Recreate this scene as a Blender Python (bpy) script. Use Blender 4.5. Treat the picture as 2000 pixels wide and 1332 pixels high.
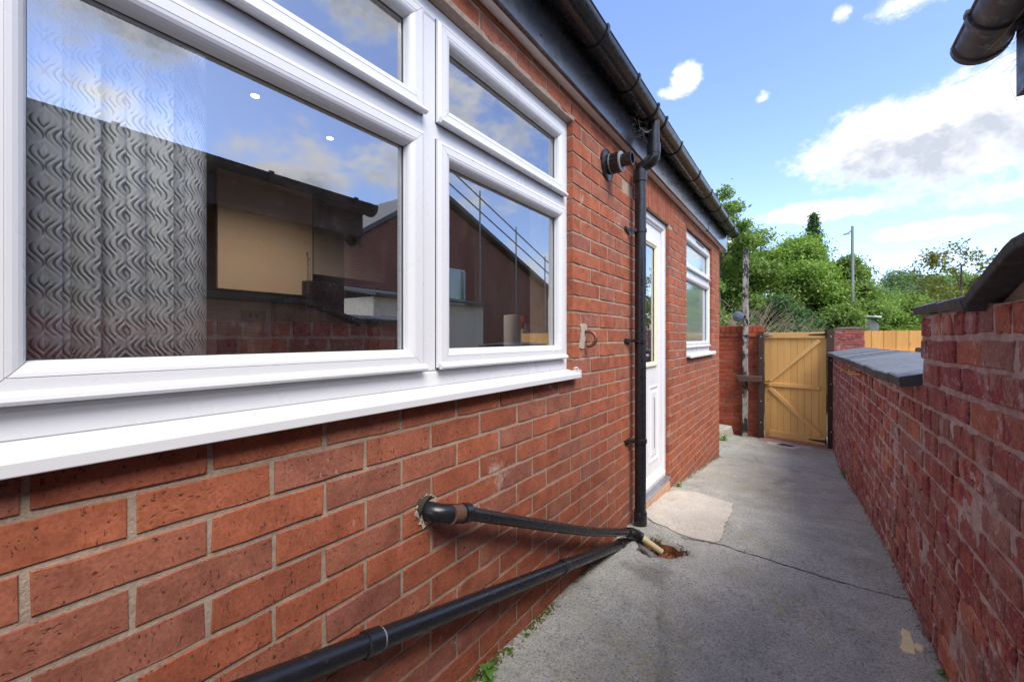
import bpy, math, random
import numpy as np
from mathutils import Vector, Matrix, Euler, noise as mnoise

for o in list(bpy.data.objects):
    bpy.data.objects.remove(o)
S = bpy.context.scene
COL = S.collection
R = math.radians
rng = random.Random(7)
nrg = np.random.default_rng(11)

# ------------------------------------------------------------------ camera
cam_d = bpy.data.cameras.new('camera')
cam = bpy.data.objects.new('camera', cam_d)
COL.objects.link(cam)
cam_d.sensor_width = 36
cam_d.lens = 15.0
cam_d.shift_y = -0.003
cam_d.clip_start = 0.02
cam_d.clip_end = 2000
CAMYAW = R(34.606)
cam.location = (0, 0, 0)
cam.rotation_euler = (R(90), 0, CAMYAW)
S.camera = cam

# ------------------------------------------------------------------ light + exposure
SUN_AZ, SUN_EL = 118.0, 52.0          # azimuth clockwise from +Y
S.view_settings.view_transform = 'Standard'
S.view_settings.look = 'None'
S.view_settings.gamma = 1.0
S.view_settings.exposure = 2.6
S.view_settings.use_curve_mapping = False
sd = bpy.data.lights.new('sun', 'SUN')
sd.energy = 0.95
sd.angle = R(36)
sd.color = (1.0, 0.93, 0.82)
so = bpy.data.objects.new('sun', sd)
COL.objects.link(so)
sdir = Vector((math.sin(R(SUN_AZ)) * math.cos(R(SUN_EL)), math.cos(R(SUN_AZ)) * math.cos(R(SUN_EL)), math.sin(R(SUN_EL))))
so.rotation_euler = sdir.to_track_quat('Z', 'Y').to_euler()
so.location = sdir * 40


class NT:
    """small node-tree helper"""
    def __init__(self, tree):
        self.t = tree
        self.n = tree.nodes
        self.l = tree.links

    def node(self, kind, **kw):
        n = self.n.new(kind)
        for k, v in kw.items():
            setattr(n, k, v)
        return n

    def link(self, a, b):
        self.l.new(a, b)

    def _set(self, sock, v):
        if isinstance(v, bpy.types.NodeSocket):
            self.l.new(v, sock)
        else:
            sock.default_value = v

    def math(self, op, a, b=None, c=None, clamp=False):
        n = self.n.new('ShaderNodeMath')
        n.operation = op
        n.use_clamp = clamp
        self._set(n.inputs[0], a)
        if b is not None:
            self._set(n.inputs[1], b)
        if c is not None:
            self._set(n.inputs[2], c)
        return n.outputs[0]

    def sstep(self, v, lo, hi):
        n = self.n.new('ShaderNodeMapRange')
        n.interpolation_type = 'SMOOTHSTEP'
        self._set(n.inputs[0], v)
        n.inputs[1].default_value = lo
        n.inputs[2].default_value = hi
        return n.outputs[0]

    def mapr(self, v, lo, hi, a, b):
        n = self.n.new('ShaderNodeMapRange')
        self._set(n.inputs[0], v)
        for i, q in enumerate((lo, hi, a, b)):
            n.inputs[i + 1].default_value = q
        return n.outputs[0]

    def mix(self, f, a, b, mode='MIX'):
        n = self.n.new('ShaderNodeMix')
        n.data_type = 'RGBA'
        n.blend_type = mode
        self._set(n.inputs[0], f)
        for s, v in ((n.inputs[6], a), (n.inputs[7], b)):
            if isinstance(v, (tuple, list)):
                v = (*v[:3], 1)
            self._set(s, v)
        return n.outputs[2]

    def ramp(self, f, stops, interp='LINEAR'):
        n = self.n.new('ShaderNodeValToRGB')
        n.color_ramp.interpolation = interp
        e = n.color_ramp.elements
        while len(e) < len(stops):
            e.new(0.5)
        for i, (p, c) in enumerate(stops):
            e[i].position = p
            e[i].color = (*c[:3], 1)
        self._set(n.inputs[0], f)
        return n.outputs[0]

    def noise(self, vec, scale, detail=4, rough=0.6, dist=0.0, out=0):
        n = self.n.new('ShaderNodeTexNoise')
        if vec is not None:
            self.l.new(vec, n.inputs['Vector'])
        n.inputs['Scale'].default_value = scale
        n.inputs['Detail'].default_value = detail
        n.inputs['Roughness'].default_value = rough
        n.inputs['Distortion'].default_value = dist
        return n.outputs[out]

    def voro(self, vec, scale, feature='F1', rand=1.0):
        n = self.n.new('ShaderNodeTexVoronoi')
        n.feature = feature
        self.l.new(vec, n.inputs['Vector'])
        n.inputs['Scale'].default_value = scale
        n.inputs['Randomness'].default_value = rand
        return n.outputs[0]

    def mapping(self, vec, scale=(1, 1, 1), loc=(0, 0, 0), rot=(0, 0, 0)):
        n = self.n.new('ShaderNodeMapping')
        self.l.new(vec, n.inputs[0])
        n.inputs['Scale'].default_value = scale
        n.inputs['Location'].default_value = loc
        n.inputs['Rotation'].default_value = rot
        return n.outputs[0]

    def bump(self, h, strength=0.5, dist=0.005, normal=None):
        n = self.n.new('ShaderNodeBump')
        n.inputs['Strength'].default_value = strength
        n.inputs['Distance'].default_value = dist
        self._set(n.inputs['Height'], h)
        if normal is not None:
            self.l.new(normal, n.inputs['Normal'])
        return n.outputs[0]


# ------------------------------------------------------------------ sky with clouds
world = bpy.data.worlds.new('World')
S.world = world
world.use_nodes = True
wt = NT(world.node_tree)
wt.n.clear()
sky = wt.node('ShaderNodeTexSky', sky_type='NISHITA')
sky.sun_disc = False
sky.sun_elevation = R(SUN_EL)
sky.sun_rotation = R(SUN_AZ)
sky.air_density = 1.0
sky.dust_density = 0.6
sky.ozone_density = 1.6


def cloud_group():
    g = bpy.data.node_groups.new('cloud_density', 'ShaderNodeTree')
    g.interface.new_socket('Vector', in_out='INPUT', socket_type='NodeSocketVector')
    g.interface.new_socket('Lift', in_out='INPUT', socket_type='NodeSocketFloat')
    g.interface.new_socket('Density', in_out='OUTPUT', socket_type='NodeSocketFloat')
    t = NT(g)
    gi = t.node('NodeGroupInput')
    go = t.node('NodeGroupOutput')
    sep = t.node('ShaderNodeSeparateXYZ')
    t.link(gi.outputs[0], sep.inputs[0])
    az = t.math('MULTIPLY', t.math('ARCTAN2', sep.outputs[0], sep.outputs[1]), 57.2958)
    el = t.math('MULTIPLY', t.math('ARCSINE', sep.outputs[2]), 57.2958)
    el = t.math('ADD', el, gi.outputs[1])
    com = t.node('ShaderNodeCombineXYZ')
    t.link(az, com.inputs[0])
    t.link(el, com.inputs[1])
    # billow noise in angular space
    v = t.mapping(com.outputs[0], (1, 1.5, 1))
    n1 = t.noise(v, 0.17, 5, 0.62)
    n2 = t.noise(v, 0.85, 3, 0.6)
    nz = t.math('ADD', t.math('MULTIPLY', t.math('SUBTRACT', n1, 0.5), 3.2), t.math('MULTIPLY', t.math('SUBTRACT', n2, 0.5), 1.7))
    clouds = [  # az, el, half width, half height up, half height down, gain
        (8.6, 17.6, 9.6, 5.0, 2.8, 1.15), (13.8, 17.0, 9.0, 6.5, 4.0, 1.15), (14.5, 12.6, 5.0, 2.0, 1.4, .75),
        (-12.4, 28.8, 1.9, 2.2, 1.2, 1.1), (-13.6, 28.2, 2.4, 1.0, .8, .8),
        (9.3, 29.6, 5.0, 1.6, 1.0, .8), (3.2, 31.0, 1.3, 1.1, 1.1, .25), (-4.2, 25.9, 1.1, .9, .9, .2),
        (1.6, 13.4, 7.2, 1.3, 1.1, 1.0), (10.4, 10.2, 5.6, 1.0, .8, .95), (10.0, 7.7, 4.6, .5, .4, .45), (1.7, 16.5, 1.2, .7, .6, .25),
        (-9, 11.5, 5, 1.3, 1.0, .7),
    ]
    acc = None
    for (a, e, ra, ru, rd, gn) in clouds:
        rv = (ru + rd) / 2
        ec = e + (ru - rd) / 2
        ma = t.node('ShaderNodeVectorMath', operation='MULTIPLY_ADD')
        t.link(com.outputs[0], ma.inputs[0])
        ma.inputs[1].default_value = (1 / ra, 1 / rv, 0)
        ma.inputs[2].default_value = (-a / ra, -ec / rv, 0)
        dp_ = t.node('ShaderNodeVectorMath', operation='DOT_PRODUCT')
        t.link(ma.outputs[0], dp_.inputs[0])
        t.link(ma.outputs[0], dp_.inputs[1])
        m = t.math('SUBTRACT', gn, dp_.outputs['Value'])
        acc = m if acc is None else t.math('MAXIMUM', acc, m)
    acc = t.math('MAXIMUM', acc, -1.0)
    placed = t.math('ADD', acc, t.math('MULTIPLY', nz, 0.75))
    # the rest of the sky: cumulus fields of the same kind
    n3 = t.noise(t.mapping(com.outputs[0], (1, 1.7, 1), (31.0, 7.0, 0)), 0.045, 5, 0.58)
    rest = t.math('MULTIPLY', t.math('SUBTRACT', n3, 0.475), 7.5)
    off = t.sstep(t.math('ABSOLUTE', t.math('SUBTRACT', az, 0.0)), 16.0, 26.0)
    rest = t.math('SUBTRACT', rest, t.math('MULTIPLY', t.math('SUBTRACT', 1.0, off), 3.0))
    rest = t.math('ADD', rest, t.math('MULTIPLY', nz, 0.35))
    tot = t.math('MAXIMUM', placed, rest)
    t.link(t.sstep(tot, -0.18, 0.85), go.inputs[0])
    return g


cg = cloud_group()
tc = wt.node('ShaderNodeTexCoord')
nrmz = wt.node('ShaderNodeVectorMath', operation='NORMALIZE')
wt.link(tc.outputs['Generated'], nrmz.inputs[0])
cd = wt.node('ShaderNodeGroup')
cd.node_tree = cg
wt.link(nrmz.outputs[0], cd.inputs[0])
cd.inputs[1].default_value = 0.0
cu = wt.node('ShaderNodeGroup')
cu.node_tree = cg
wt.link(nrmz.outputs[0], cu.inputs[0])
cu.inputs[1].default_value = 3.0
bil = wt.noise(nrmz.outputs[0], 14.0, 4, 0.6)
shade = wt.math('MULTIPLY', wt.math('MULTIPLY', cu.outputs[0], cd.outputs[0]), wt.mapr(bil, 0.35, 0.61, 0.15, 0.92), clamp=True)
ccol = wt.mix(shade, (3.6, 3.6, 3.62), (1.65, 1.77, 2.0))
# the zenith-side tint of the clear sky is a little deeper blue than the raw model
clear = wt.mix(1.0, sky.outputs[0], (0.86, 0.85, 1.0), 'MULTIPLY')
skc = wt.mix(wt.math('MULTIPLY', cd.outputs[0], 0.96), clear, ccol)
bg = wt.node('ShaderNodeBackground')
bg.inputs[1].default_value = 0.063
wt.link(skc, bg.inputs[0])
wo = wt.node('ShaderNodeOutputWorld')
wt.link(bg.outputs[0], wo.inputs[0])

# ------------------------------------------------------------------ materials
MATS = {}


def newmat(name):
    m = bpy.data.materials.new(name)
    m.use_nodes = True
    t = NT(m.node_tree)
    t.n.clear()
    out = t.node('ShaderNodeOutputMaterial')
    b = t.node('ShaderNodeBsdfPrincipled')
    t.link(b.outputs[0], out.inputs[0])
    MATS[name] = m
    return m, t, b, out


def pos(t):
    return t.node('ShaderNodeNewGeometry').outputs['Position']


def piece_random(t, vec_needed=False):
    oi = t.node('ShaderNodeObjectInfo').outputs['Random']
    g = t.node('ShaderNodeNewGeometry').outputs['Random Per Island']
    return t.math('FRACT', t.math('ADD', t.math('MULTIPLY', oi, 7.31), g))


def simple(name, col, rough=0.5, metal=0.0, var=0.12, scale=18, bump=0.15, bscale=120, bdist=0.002, spec=0.5, dirt=None, piece=0.0):
    m, t, b, out = newmat(name)
    p = pos(t)
    n = t.noise(p, scale, 5, 0.65)
    lo = tuple(c * (1 - var) for c in col)
    hi = tuple(min(1, c * (1 + var)) for c in col)
    c = t.mix(n, lo, hi)
    if piece:
        oi_ = t.node('ShaderNodeObjectInfo').outputs['Random']
        c = t.mix(1.0, c, t.ramp(oi_, [(0, (1 - piece,) * 3), (1, (1 + piece,) * 3)]), 'MULTIPLY')
    if dirt:
        dcol, dthr, dscale = dirt
        dn = t.noise(p, dscale, 7, 0.7)
        c = t.mix(t.sstep(dn, dthr, dthr + 0.12), c, dcol)
    t.link(c, b.inputs['Base Color'])
    b.inputs['Roughness'].default_value = rough
    b.inputs['Metallic'].default_value = metal
    b.inputs['Specular IOR Level'].default_value = spec
    rn = t.noise(p, scale * 3, 3, 0.5)
    rv_ = 0.012 if name.startswith('upvc') else 0.1
    t.link(t.mapr(rn, 0.3, 0.7, max(0.02, rough - rv_), min(1, rough + rv_)), b.inputs['Roughness'])
    if bump:
        t.link(t.bump(t.noise(p, bscale, 4, 0.6), bump, bdist), b.inputs['Normal'])
    return m


def brick_material(name, stops, pit_amt=1.0, lime=None, lime_thr=0.62, coarse=False, stain=None):
    m, t, b, out = newmat(name)
    p = pos(t)
    rnd = piece_random(t)
    base = t.ramp(rnd, stops)
    # offset the texture per brick so that the grain never runs across a joint
    ofs = t.node('ShaderNodeCombineXYZ')
    t.link(t.math('MULTIPLY', rnd, 37.0), ofs.inputs[0])
    t.link(t.math('MULTIPLY', rnd, 91.0), ofs.inputs[2])
    va = t.node('ShaderNodeVectorMath', operation='ADD')
    t.link(p, va.inputs[0])
    t.link(ofs.outputs[0], va.inputs[1])
    q = va.outputs[0]
    n1 = t.noise(q, 14, 5, 0.65)
    n2 = t.noise(q, 150, 4, 0.7)
    c = t.mix(t.mapr(n1, 0.3, 0.7, 0, 1), t.mix(1.0, base, (0.72, 0.68, 0.66), 'MULTIPLY'), t.mix(1.0, base, (1.22, 1.26, 1.24), 'MULTIPLY'))
    c = t.mix(t.mapr(n2, 0.38, 0.66, 0.0, 0.75), c, t.mix(1.0, c, (0.62, 0.55, 0.55), 'MULTIPLY'))
    if coarse:
        # flaking faces: patches of another skin colour
        fl = t.sstep(t.noise(q, 15, 6, 0.66, 0.8), 0.49, 0.53)
        c = t.mix(t.math('MULTIPLY', fl, t.sstep(t.math('FRACT', t.math('MULTIPLY', rnd, 5.7)), 0.45, 0.65)), c, (0.225, 0.040, 0.050))
    # wire-cut drag pits
    ori = t.sstep(t.noise(q, 5, 2), 0.47, 0.53)
    pa = t.noise(t.mapping(q, (75, 75, 190)), 1.0, 4, 0.62, 0.5)
    pb = t.noise(t.mapping(q, (185, 185, 80)), 1.0, 4, 0.62, 0.5)
    pd = t.math('ADD', t.math('MULTIPLY', pa, t.math('SUBTRACT', 1.0, ori)), t.math('MULTIPLY', pb, ori))
    gate_n = t.noise(q, 30, 2, 0.6)
    pd = t.math('ADD', pd, t.mapr(gate_n, 0.3, 0.7, -0.035, 0.035))
    pit = t.sstep(pd, 0.610, 0.665)
    pit = t.math('MULTIPLY', pit, pit_amt)
    c = t.mix(t.math('MULTIPLY', pit, 0.85), c, (0.035, 0.018, 0.014))
    if coarse:
        dn_ = t.sstep(t.noise(p, 75, 6, 0.78, 0.4), 0.52, 0.64)
        c = t.mix(t.math('MULTIPLY', dn_, 0.55), c, (0.46, 0.31, 0.29))
        dk_ = t.sstep(t.noise(q, 38, 6, 0.75, 0.6), 0.57, 0.66)
        c = t.mix(t.math('MULTIPLY', dk_, 0.75), c, (0.05, 0.022, 0.024))
    if lime is not None:
        ln = t.noise(p, 7, 8, 0.72, 0.5)
        lm = t.sstep(ln, lime_thr, lime_thr + 0.10)
        ln2 = t.noise(p, 60, 4, 0.7)
        lm = t.math('MULTIPLY', lm, t.mapr(ln2, 0.35, 0.6, 0.2, 0.85))
        c = t.mix(lm, c, lime)
    if stain is not None:
        scol, sthr, ssc = stain
        sn = t.noise(p, ssc, 6, 0.68, 0.3)
        c = t.mix(t.math('MULTIPLY', t.sstep(sn, sthr, sthr + 0.12), 0.7), c, scol)
    t.link(c, b.inputs['Base Color'])
    b.inputs['Roughness'].default_value = 0.85
    b.inputs['Specular IOR Level'].default_value = 0.25
    h = t.math('ADD', t.math('MULTIPLY', pit, -1.0), t.math('MULTIPLY', n2, 0.35))
    if coarse:
        h = t.math('ADD', h, t.math('MULTIPLY', t.noise(q, 45, 6, 0.7), 3.0))
    t.link(t.bump(h, 0.7 if coarse else 0.55, 0.004 if coarse else 0.0025), b.inputs['Normal'])
    return m


brick_material('house_brick', [(0, (0.281, 0.087, 0.049)), (0.25, (0.333, 0.103, 0.055)), (0.5, (0.364, 0.114, 0.059)), (0.75, (0.322, 0.119, 0.075)), (1, (0.281, 0.107, 0.075))],
               1.0, lime=(0.50, 0.37, 0.32), lime_thr=0.61)
brick_material('garden_brick', [(0, (0.34, 0.075, 0.036)), (0.5, (0.42, 0.098, 0.045)), (1, (0.30, 0.066, 0.036))], 0.4, lime=(0.45, 0.36, 0.33), lime_thr=0.70)
brick_material('old_brick', [(0, (0.285, 0.079, 0.072)), (0.2, (0.410, 0.120, 0.079)), (0.38, (0.257, 0.096, 0.091)), (0.55, (0.467, 0.156, 0.089)), (0.7, (0.285, 0.060, 0.062)), (0.85, (0.376, 0.180, 0.138)), (1, (0.251, 0.120, 0.115))],
               0.30, lime=(0.52, 0.42, 0.42), lime_thr=0.545, coarse=True, stain=((0.20, 0.032, 0.042), 0.57, 9))
brick_material('terracotta', [(0, (0.30, 0.07, 0.04)), (1, (0.34, 0.09, 0.05))], 0.2)


def mortar_material(name, c0, c1, bd=0.004, moss=False):
    m, t, b, out = newmat(name)
    p = pos(t)
    n = t.noise(p, 22, 6, 0.7)
    n2 = t.noise(p, 170, 4, 0.7)
    c = t.mix(t.mapr(n, 0.3, 0.7, 0, 1), c0, c1)
    c = t.mix(t.mapr(n2, 0.35, 0.65, 0, 0.5), c, t.mix(1.0, c, (0.55, 0.52, 0.5), 'MULTIPLY'))
    if moss:
        mn = t.sstep(t.noise(p, 4.5, 6, 0.7), 0.64, 0.72)
        c = t.mix(t.math('MULTIPLY', mn, 0.7), c, (0.16, 0.17, 0.045))
    t.link(c, b.inputs['Base Color'])
    b.inputs['Roughness'].default_value = 0.95
    b.inputs['Specular IOR Level'].default_value = 0.15
    t.link(t.bump(t.math('ADD', t.math('MULTIPLY', n, 1.4), n2), 0.7, bd), b.inputs['Normal'])
    return m


mortar_material('house_mortar', (0.29, 0.22, 0.17), (0.44, 0.35, 0.275), 0.003, moss=True)
mortar_material('old_mortar', (0.33, 0.22, 0.21), (0.60, 0.47, 0.455), 0.006)
mortar_material('garden_mortar', (0.28, 0.20, 0.17), (0.42, 0.31, 0.26), 0.003)


def concrete_material(name, dark, light, moss=True, speck=1.0):
    m, t, b, out = newmat(name)
    p = pos(t)
    big = t.noise(p, 1.6, 6, 0.65, 0.4)
    mid = t.noise(p, 9, 6, 0.7)
    c = t.mix(t.mapr(t.math('ADD', t.math('MULTIPLY', big, 0.6), t.math('MULTIPLY', mid, 0.4)), 0.36, 0.64, 0, 1), dark, light)
    ag = t.voro(p, 120)
    ag2 = t.noise(p, 95, 5, 0.8)
    c = t.mix(t.math('MULTIPLY', t.math('SUBTRACT', 1.0, t.sstep(ag, 0.14, 0.40)), 0.6 * speck), c, t.mix(1.0, c, (1.7, 1.66, 1.58), 'MULTIPLY'))
    c = t.mix(t.math('MULTIPLY', t.sstep(ag2, 0.50, 0.60), 0.8 * speck), c, t.mix(1.0, c, (0.40, 0.40, 0.40), 'MULTIPLY'))
    st = t.sstep(t.noise(t.mapping(p, (1.1, 0.45, 1)), 2.3, 7, 0.72, 0.8), 0.54, 0.70)
    c = t.mix(t.math('MULTIPLY', st, 0.7), c, t.mix(1.0, c, (0.48, 0.48, 0.48), 'MULTIPLY'))
    lt_ = t.sstep(t.noise(t.mapping(p, (1.0, 0.6, 1), (9, 3, 0)), 3.1, 6, 0.7, 0.5), 0.56, 0.68)
    c = t.mix(t.math('MULTIPLY', lt_, 0.45), c, t.mix(1.0, c, (1.4, 1.36, 1.28), 'MULTIPLY'))
    if moss:
        mo = t.sstep(t.noise(t.mapping(p, (1, 1, 1), (4.2, 1.1, 0)), 2.1, 4, 0.6), 0.50, 0.62)
        mo = t.math('MULTIPLY', mo, t.sstep(t.noise(p, 55, 5, 0.75), 0.50, 0.62))
        c = t.mix(t.math('MULTIPLY', mo, 0.85), c, (0.29, 0.27, 0.09))
    t.link(c, b.inputs['Base Color'])
    b.inputs['Roughness'].default_value = 0.9
    b.inputs['Specular IOR Level'].default_value = 0.25
    h = t.math('ADD', t.math('MULTIPLY', ag2, 0.8), t.math('MULTIPLY', mid, 0.9))
    t.link(t.bump(h, 0.65, 0.006), b.inputs['Normal'])
    return m


concrete_material('concrete', (0.27, 0.27, 0.242), (0.44, 0.435, 0.39))
concrete_material('pale_concrete', (0.44, 0.40, 0.345), (0.57, 0.52, 0.45), moss=False, speck=0.6)
concrete_material('slab_concrete', (0.26, 0.255, 0.23), (0.42, 0.41, 0.37))
concrete_material('earth_ground', (0.10, 0.095, 0.06), (0.16, 0.145, 0.09))
simple('step_paint', (0.44, 0.26, 0.17), 0.8, var=0.2, scale=7, bump=0.4, dirt=((0.22, 0.17, 0.13), 0.56, 9))
simple('cement', (0.34, 0.29, 0.24), 0.95, var=0.25, scale=14, bump=0.6, bscale=90, bdist=0.004)
simple('cement_dark', (0.20, 0.17, 0.135), 0.95, var=0.4, scale=14, bump=0.8, bscale=70, bdist=0.008, dirt=((0.07, 0.05, 0.035), 0.55, 12))
simple('red_threshold', (0.33, 0.19, 0.17), 0.9, var=0.2, scale=8, bump=0.3)
simple('soil', (0.035, 0.026, 0.018), 1.0, var=0.4, scale=60, bump=0.8, bscale=80, bdist=0.006)
simple('rust', (0.24, 0.095, 0.04), 0.85, var=0.5, scale=22, bump=0.7, bscale=60, bdist=0.005, dirt=((0.05, 0.025, 0.015), 0.52, 18))
simple('upvc', (0.60, 0.615, 0.645), 0.28, var=0.01, scale=4, bump=0, dirt=((0.42, 0.40, 0.385), 0.70, 70))
simple('upvc_sill', (0.60, 0.61, 0.635), 0.38, var=0.05, scale=6, bump=0.03, dirt=((0.58, 0.55, 0.50), 0.64, 16))
simple('upvc_grubby', (0.78, 0.75, 0.74), 0.5, var=0.06, scale=10, bump=0, dirt=((0.33, 0.28, 0.25), 0.66, 22))
simple('door_white', (0.66, 0.67, 0.69), 0.4, var=0.03, scale=5, bump=0.05, bscale=240)
simple('cream_bead', (0.68, 0.63, 0.49), 0.4, var=0.05, bump=0)
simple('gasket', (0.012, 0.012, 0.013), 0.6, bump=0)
simple('sealant', (0.10, 0.022, 0.02), 0.7, var=0.3, scale=25, bump=0.3)
simple('bedding', (0.33, 0.255, 0.205), 0.95, var=0.4, scale=30, bump=0.8, bscale=70, bdist=0.006)
simple('blind_rail', (0.70, 0.70, 0.70), 0.5, bump=0)
simple('black_pvc', (0.013, 0.013, 0.015), 0.24, var=0.3, scale=12, bump=0.04, bscale=60, dirt=((0.07, 0.065, 0.058), 0.64, 30))
simple('black_pipe', (0.011, 0.012, 0.015), 0.30, var=0.3, scale=12, bump=0.04, bscale=90, dirt=((0.13, 0.12, 0.105), 0.64, 45))
simple('dusty_pvc', (0.045, 0.046, 0.055), 0.45, var=0.4, scale=9, bump=0.15, bscale=90, dirt=((0.16, 0.15, 0.15), 0.52, 14))
simple('cream_pipe', (0.50, 0.42, 0.22), 0.5, var=0.2, scale=20, bump=0.1, dirt=((0.06, 0.05, 0.04), 0.58, 40))
simple('burnt_orange', (0.10, 0.045, 0.03), 0.8, var=0.4, scale=40, bump=0.4)
simple('copper', (0.20, 0.085, 0.06), 0.5, 0.7, var=0.4, scale=50, bump=0.1, dirt=((0.06, 0.16, 0.12), 0.60, 45))
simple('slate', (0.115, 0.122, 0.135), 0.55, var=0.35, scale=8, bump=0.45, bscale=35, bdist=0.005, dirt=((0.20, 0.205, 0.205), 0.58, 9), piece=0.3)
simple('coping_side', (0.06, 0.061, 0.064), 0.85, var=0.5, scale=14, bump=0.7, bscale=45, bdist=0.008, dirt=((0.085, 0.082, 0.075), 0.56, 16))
simple('render_cement', (0.22, 0.165, 0.135), 0.95, var=0.35, scale=5, bump=0.6, bscale=40, bdist=0.006, dirt=((0.10, 0.07, 0.06), 0.58, 8))
simple('post_brown', (0.040, 0.020, 0.014), 0.65, var=0.4, scale=20, bump=0.3, bscale=60)
simple('block_brown', (0.075, 0.040, 0.030), 0.75, var=0.4, scale=20, bump=0.4, bscale=60)
simple('iron_black', (0.012, 0.012, 0.012), 0.5, var=0.3, bump=0.2)
simple('zinc', (0.55, 0.56, 0.57), 0.35, 0.9, var=0.2, bump=0.1)
simple('brass', (0.62, 0.47, 0.18), 0.3, 0.9, var=0.2, bump=0.05)
simple('steel_grey', (0.25, 0.27, 0.28), 0.5, 0.4, var=0.15, bump=0)
simple('sign_grey', (0.20, 0.215, 0.225), 0.6, var=0.1, bump=0)
simple('bell_blue', (0.085, 0.115, 0.16), 0.5, var=0.25, scale=30, bump=0.1)
simple('yellow_plastic', (0.72, 0.36, 0.03), 0.45, var=0.08, bump=0)
simple('yellow_paint', (0.72, 0.60, 0.34), 0.8, var=0.2, scale=40, bump=0.3)
simple('stone_tan', (0.62, 0.50, 0.32), 0.9, var=0.3, scale=40, bump=0.5)
simple('room_white', (0.62, 0.60, 0.57), 0.8, var=0.04, bump=0)
simple('room_wall', (0.27, 0.235, 0.215), 0.75, var=0.05, bump=0)
simple('splash_tile', (0.47, 0.45, 0.43), 0.35, var=0.05, bump=0)
simple('cream_tile', (0.60, 0.53, 0.42), 0.3, var=0.05, bump=0)
simple('cupboard_face', (0.46, 0.345, 0.26), 0.35, var=0.05, bump=0)
simple('cupboard_dark', (0.09, 0.075, 0.07), 0.5, var=0.1, bump=0)
simple('appliance_black', (0.012, 0.012, 0.014), 0.25, bump=0)
simple('worktop_dark', (0.05, 0.045, 0.042), 0.4, var=0.3, scale=80, bump=0)
simple('paper', (0.78, 0.79, 0.82), 0.9, var=0.05, scale=120, bump=0.5, bscale=160, bdist=0.004)
simple('red_plastic', (0.60, 0.02, 0.015), 0.35, bump=0)
simple('bottle_white', (0.70, 0.72, 0.72), 0.3, bump=0)
simple('socket_grey', (0.16, 0.145, 0.15), 0.4, 0.3, bump=0)
simple('floor_dark', (0.10, 0.09, 0.08), 0.6, bump=0)
simple('white_wall', (0.62, 0.57, 0.48), 0.85, var=0.08, scale=5, bump=0.2)
simple('roof_slate', (0.075, 0.08, 0.09), 0.6, var=0.3, scale=4, bump=0.3, bscale=20)
simple('bark', (0.075, 0.058, 0.04), 0.95, var=0.4, scale=9, bump=0.8, bscale=25, bdist=0.02)
simple('bramble_stem', (0.34, 0.255, 0.175), 0.9, var=0.35, scale=3, bump=0)
simple('cobweb', (0.40, 0.39, 0.38), 1.0, bump=0)


def fascia_material():
    m, t, b, out = newmat('fascia_black')
    p = pos(t)
    n = t.noise(p, 130, 3, 0.6)
    n2 = t.noise(p, 5, 5, 0.6)
    c = t.mix(t.mapr(n, 0.4, 0.7, 0, 1), (0.016, 0.018, 0.022), (0.06, 0.066, 0.078))
    c = t.mix(t.sstep(n2, 0.5, 0.7), c, (0.075, 0.08, 0.09))
    t.link(c, b.inputs['Base Color'])
    b.inputs['Roughness'].default_value = 0.22
    b.inputs['Coat Weight'].default_value = 0.6
    b.inputs['Coat Roughness'].default_value = 0.2
    t.link(t.bump(n, 0.12, 0.001), b.inputs['Normal'])


fascia_material()


def wood_material(name, c0, c1, grain_axis='Z', rough=0.65, knots=True):
    m, t, b, out = newmat(name)
    p = pos(t)
    rnd = piece_random(t)
    ofs = t.node('ShaderNodeCombineXYZ')
    t.link(t.math('MULTIPLY', rnd, 13.0), ofs.inputs[0])
    t.link(t.math('MULTIPLY', rnd, 29.0), ofs.inputs[2])
    va = t.node('ShaderNodeVectorMath', operation='ADD')
    t.link(p, va.inputs[0])
    t.link(ofs.outputs[0], va.inputs[1])
    sc = {'Z': (26, 26, 1.4), 'X': (1.4, 26, 26)}[grain_axis]
    g = t.noise(t.mapping(va.outputs[0], sc), 1.0, 6, 0.65, 0.9)
    g2 = t.noise(t.mapping(va.outputs[0], tuple(s * 5 for s in sc)), 1.0, 4, 0.6)
    f = t.math('ADD', t.math('MULTIPLY', t.mapr(g, 0.3, 0.7, 0, 1), 0.65), t.math('MULTIPLY', g2, 0.3))
    c = t.mix(f, c0, c1)
    c = t.mix(0.35, c, t.mix(1.0, c, t.ramp(rnd, [(0, (0.72, 0.68, 0.62)), (1, (1.12, 1.12, 1.12))]), 'MULTIPLY'))
    if knots:
        k = t.voro(t.mapping(va.outputs[0], (7, 7, 2.6)), 1.0)
        kk = t.math('SUBTRACT', 1.0, t.sstep(k, 0.03, 0.12))
        c = t.mix(t.math('MULTIPLY', kk, 0.55), c, tuple(v * 0.35 for v in c0))
    t.link(c, b.inputs['Base Color'])
    b.inputs['Roughness'].default_value = rough
    b.inputs['Specular IOR Level'].default_value = 0.3
    t.link(t.bump(g2, 0.25, 0.002), b.inputs['Normal'])


wood_material('gate_wood', (0.68, 0.365, 0.105), (0.81, 0.50, 0.18))
wood_material('gate_rail_wood', (0.71, 0.405, 0.135), (0.83, 0.54, 0.215), 'X')
wood_material('fence_wood', (0.58, 0.285, 0.075), (0.72, 0.41, 0.135))


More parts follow.
